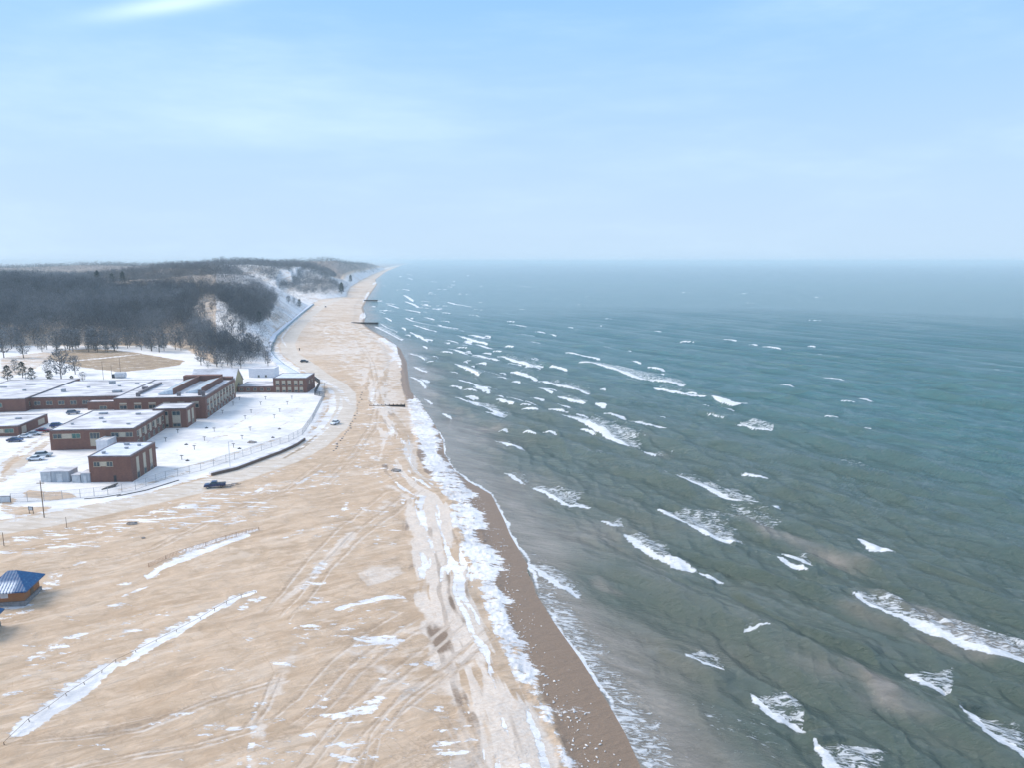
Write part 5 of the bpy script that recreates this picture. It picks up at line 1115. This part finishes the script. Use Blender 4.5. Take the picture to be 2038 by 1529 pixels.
for k, (kind, H_, R_, n) in enumerate([('bare', 13, 4.6, 420), ('bare', 11, 3.8, 320), ('bare', 9, 3.6, 260), ('pine', 13, 3.6, 700), ('pine', 9, 3.0, 500), ('frost', 7, 4.0, 420)]):
    V_ = twig_tris(n, H_, R_, RNG, 'pine' if kind == 'pine' else 'bare')
    cm_ = tri_mesh('crown', V_, np.repeat(RNG.random(n), 3), M[{'bare': 'twig', 'pine': 'needle', 'frost': 'frost'}[kind]])
    to = trunk_mb(H_, R_, kind); tm = bpy.data.meshes.new('trunk'); tm.from_pydata(to.v, [], to.f); tm.materials.append(M['bark']); protos.append((cm_, tm))
def tree(k, x, y, z, s_, label, group=None):
    nm = {0: 'bare_tree', 1: 'bare_tree', 2: 'bare_tree', 3: 'pine_tree', 4: 'pine_tree', 5: 'frosted_tree'}[k]
    r = empty(nm, (x, y, z - .2), random.uniform(0, 6), label=label, cat='tree', group=group); r.scale = (s_, s_, s_)
    for mname, me in (('crown', protos[k][0]), ('trunk', protos[k][1])):
        o = link(bpy.data.objects.new(mname, me)); o.parent = r
# trees that stand apart: (kind, px, py of the foot, scale)
for (k, px, py, s_, lb) in [(0,122,757,1.25,'tall bare tree rising in front of the brown playing field'),(0,47,712,1.0,'bare tree with dark trunk at the left edge of the wood'),(1,84,700,.9,'thin leaning bare tree in the snowy gap left of the playing field'),(0,8,712,1.3,'dark bare tree closest to the left picture edge'),
        (4,45,752,1.0,'dark round evergreen bush left of the tall bare tree'),(4,64,759,.85,'dark evergreen bush beside the tan pole'),(4,16,760,1.0,'low dark evergreen bush at the left edge behind the far roof'),(4,100,764,.8,'snowy evergreen bush beneath the tall bare tree'),(4,144,768,.6,'small evergreen bush by the end of the far left roof'),
        (0,150,745,.8,'spreading bare tree right of the tall bare tree, at the field corner'),(1,95,748,.8,'small bare tree between the evergreen bushes and the tall bare tree'),(2,165,760,.6,'low bare shrub beside the corner of the far left roof'),(1,30,742,.7,'small bare tree over the dark bushes near the left edge'),(5,525,712,.8,'round snow laden tree at the bend of the walkway'),(3,700,578,.0,'')]:
    if s_ > 0:
        x, y, z = at(px, py); tree(k, x, y, z, s_, lb)
def on_dune(px, py): return dune_at(px, py)
cnt = 0
for (k, px, py, s_, lb) in [(3,195,570,1.15,'tall dark pine standing above the wood against the misty valley'),(3,246,574,1.1,'dark pine above the wood right of the tallest pine'),(4,172,578,1.6,'wide dark pine left of the tallest pine above the wood'),(4,272,580,1.3,'dark pine at the right end of the pine row above the wood'),(4,225,580,1.3,'low dark pine between the two tall pines above the wood'),
        (4,40,585,1.5,'dark pine in the wood near the left edge'),(3,10,556,1.5,'dark pine on the skyline at the far left'),(3,105,560,1.3,'dark pine on the skyline over the left part of the wood'),(4,596,612,1.2,'lone dark evergreen on the open dune face above the walkway'),(4,516,645,1.2,'dark evergreen low on the sandy dune face'),
        (3,680,585,1.6,'dark pine at the foot of the second dune by the beach'),(3,698,562,1.6,'dark pine on the pale slope of the third dune')]:
    q = on_dune(px, py)
    if q: tree(k, *q, s_, lb)
# bare trees along the front of the wood and scattered on the dune faces
spots = []
for k in range(80): spots.append((random.uniform(-40, 395), random.uniform(684, 701), 'front'))
for k in range(34): spots.append((random.uniform(380, 545), random.uniform(690, 735), 'low'))
for k in range(60): spots.append((random.uniform(395, 600), random.uniform(590, 700), 'face'))
for (px, py, w_) in spots:
    q = dune_at(px, py, 380, 1400)
    if q is None: continue
    if w_ == 'face' and (px - 395) > (720 - py) * 1.75: continue
    tree(random.choice((0, 1, 2)), *q, random.uniform(.6, 1.0) * {'front': 1.25, 'low': 1.0, 'face': .75}[w_],
         {'front': 'bare grey tree in the front rank of the wood behind the playing field', 'low': 'bare tree on the snowy slope behind the gabled hall and white building', 'face': 'bare tree scattered on the sandy snowy face of the first dune'}[w_],
         {'front': 'bare trees along the front of the wood', 'low': 'bare trees behind the hall', 'face': 'bare trees on the first dune face'}[w_])
# the wood itself: one mass of bare crowns over the dunes
BARE = [[(392,600),(425,590),(452,618),(470,640),(505,652),(530,640),(545,612),(556,600),(540,588),(512,566),(478,548),(470,541),(490,540),(520,550),(560,572),(640,600),(600,640),(550,670),(545,705),(500,700),(455,690),(420,670),(385,640)],
        [(652,556),(690,545),(700,542),(735,546),(770,533),(800,528),(790,545),(720,580),(690,600),(640,600),(600,592),(645,590),(685,578)]]
def wood(n, d0, d1, ntri, Hm, Rm, keep_px=(-230, 800), seed=1, clump=40, ls=1.0):
    rng = np.random.default_rng(seed)
    u = rng.uniform((keep_px[0] - CXP) / F_PX, (keep_px[1] - CXP) / F_PX, n * 4) * 1.03; d = np.sqrt(rng.uniform(d0 ** 2, d1 ** 2, n * 4)); x = u * d; y = d
    hh_, il = hill_h(x, y); ok = il > 3; x, y = x[ok], y[ok]; z = ground_z(x, y)
    px, py = PX(x, y, z); ok = np.ones(len(x), bool)
    for i, pl in enumerate(BARE):
        inside = in_poly(px, py, pl); ok &= ~inside | (rng.random(len(x)) < .07)
    ok &= fbm(x / clump, y / clump, 200 + seed, 3) > (.30 if d0 > 900 else .22)
    x, y, z = x[ok][:n], y[ok][:n], z[ok][:n]; print('cand', ok.sum()); n = len(x)
    tmpl = [twig_tris(ntri, 1.0, 1.0, rng, 'bare', ls) for _ in range(14)]
    sH = Hm * (.55 + .75 * rng.random(n) ** 1.5) * np.where(PX(x, y, z)[0] > 430, np.clip(.5 + hill_h(x, y)[1] / 40, .5, 1), 1.0); sR = Rm * rng.uniform(.8, 1.25, n); ti = rng.integers(0, 14, n); T = np.array(tmpl)[ti]
    rot = rng.uniform(0, 6.28, n)[:, None]; X_ = (T[:, :, 0] * np.cos(rot) - T[:, :, 1] * np.sin(rot)) * sR[:, None] + x[:, None]; Y_ = (T[:, :, 0] * np.sin(rot) + T[:, :, 1] * np.cos(rot)) * sR[:, None] + y[:, None]; Z_ = T[:, :, 2] * sH[:, None] + z[:, None] - .3
    tint = np.clip(fbm(x / 45, y / 45, 300, 3) * 1.4 - .4 + rng.uniform(-.45, .5, n), 0, 1)[:, None] + rng.uniform(-.15, .15, (n, ntri * 3)); print('wood', n)
    return np.stack([X_, Y_, Z_], -1).reshape(-1, 3), np.clip(tint, 0, 1).ravel()
parts_ = [wood(19500, 400, 760, 100, 14.5, 4.5, seed=1, ls=1.0), wood(12000, 760, 1150, 75, 12.5, 4.6, seed=2, ls=1.1), wood(28000, 1150, 1800, 30, 12.5, 5.6, seed=3, ls=2.0), wood(34000, 1800, 4500, 10, 14, 9.0, seed=4, clump=160, ls=2.6)]
Vw = np.concatenate([p[0] for p in parts_]); Tw = np.concatenate([p[1] for p in parts_])
tag(link(bpy.data.objects.new('forest', tri_mesh('forest', Vw, Tw, M['twig']))), 'dense leafless grey wood covering the dunes', None, None, 'stuff')
HAZE = 0.00012
# ------------------------------------------------------------------ haze over the whole place
bpy_me = bpy.data.meshes.new('haze'); bm = bmesh.new(); bmesh.ops.create_cube(bm, size=1.0)
for v in bm.verts: v.co = Vector((v.co.x * 90000, v.co.y * 100000 + 20000, v.co.z * 92 + 36))
bm.to_mesh(bpy_me); bm.free()
hm = bpy.data.materials.new('hazy_air'); hm.use_nodes = True; hn = hm.node_tree.nodes
hn.remove(hn['Principled BSDF']); pv = hn.new('ShaderNodeVolumePrincipled')
pv.inputs['Color'].default_value = (0.76, 0.93, 1.0, 1); pv.inputs['Density'].default_value = HAZE; pv.inputs['Anisotropy'].default_value = 0.0
hm.node_tree.links.new(pv.outputs[0], hn['Material Output'].inputs['Volume'])
bpy_me.materials.append(hm)
tag(link(bpy.data.objects.new('haze', bpy_me)), 'thin pale winter haze over the lake and dunes', None, None, 'stuff')
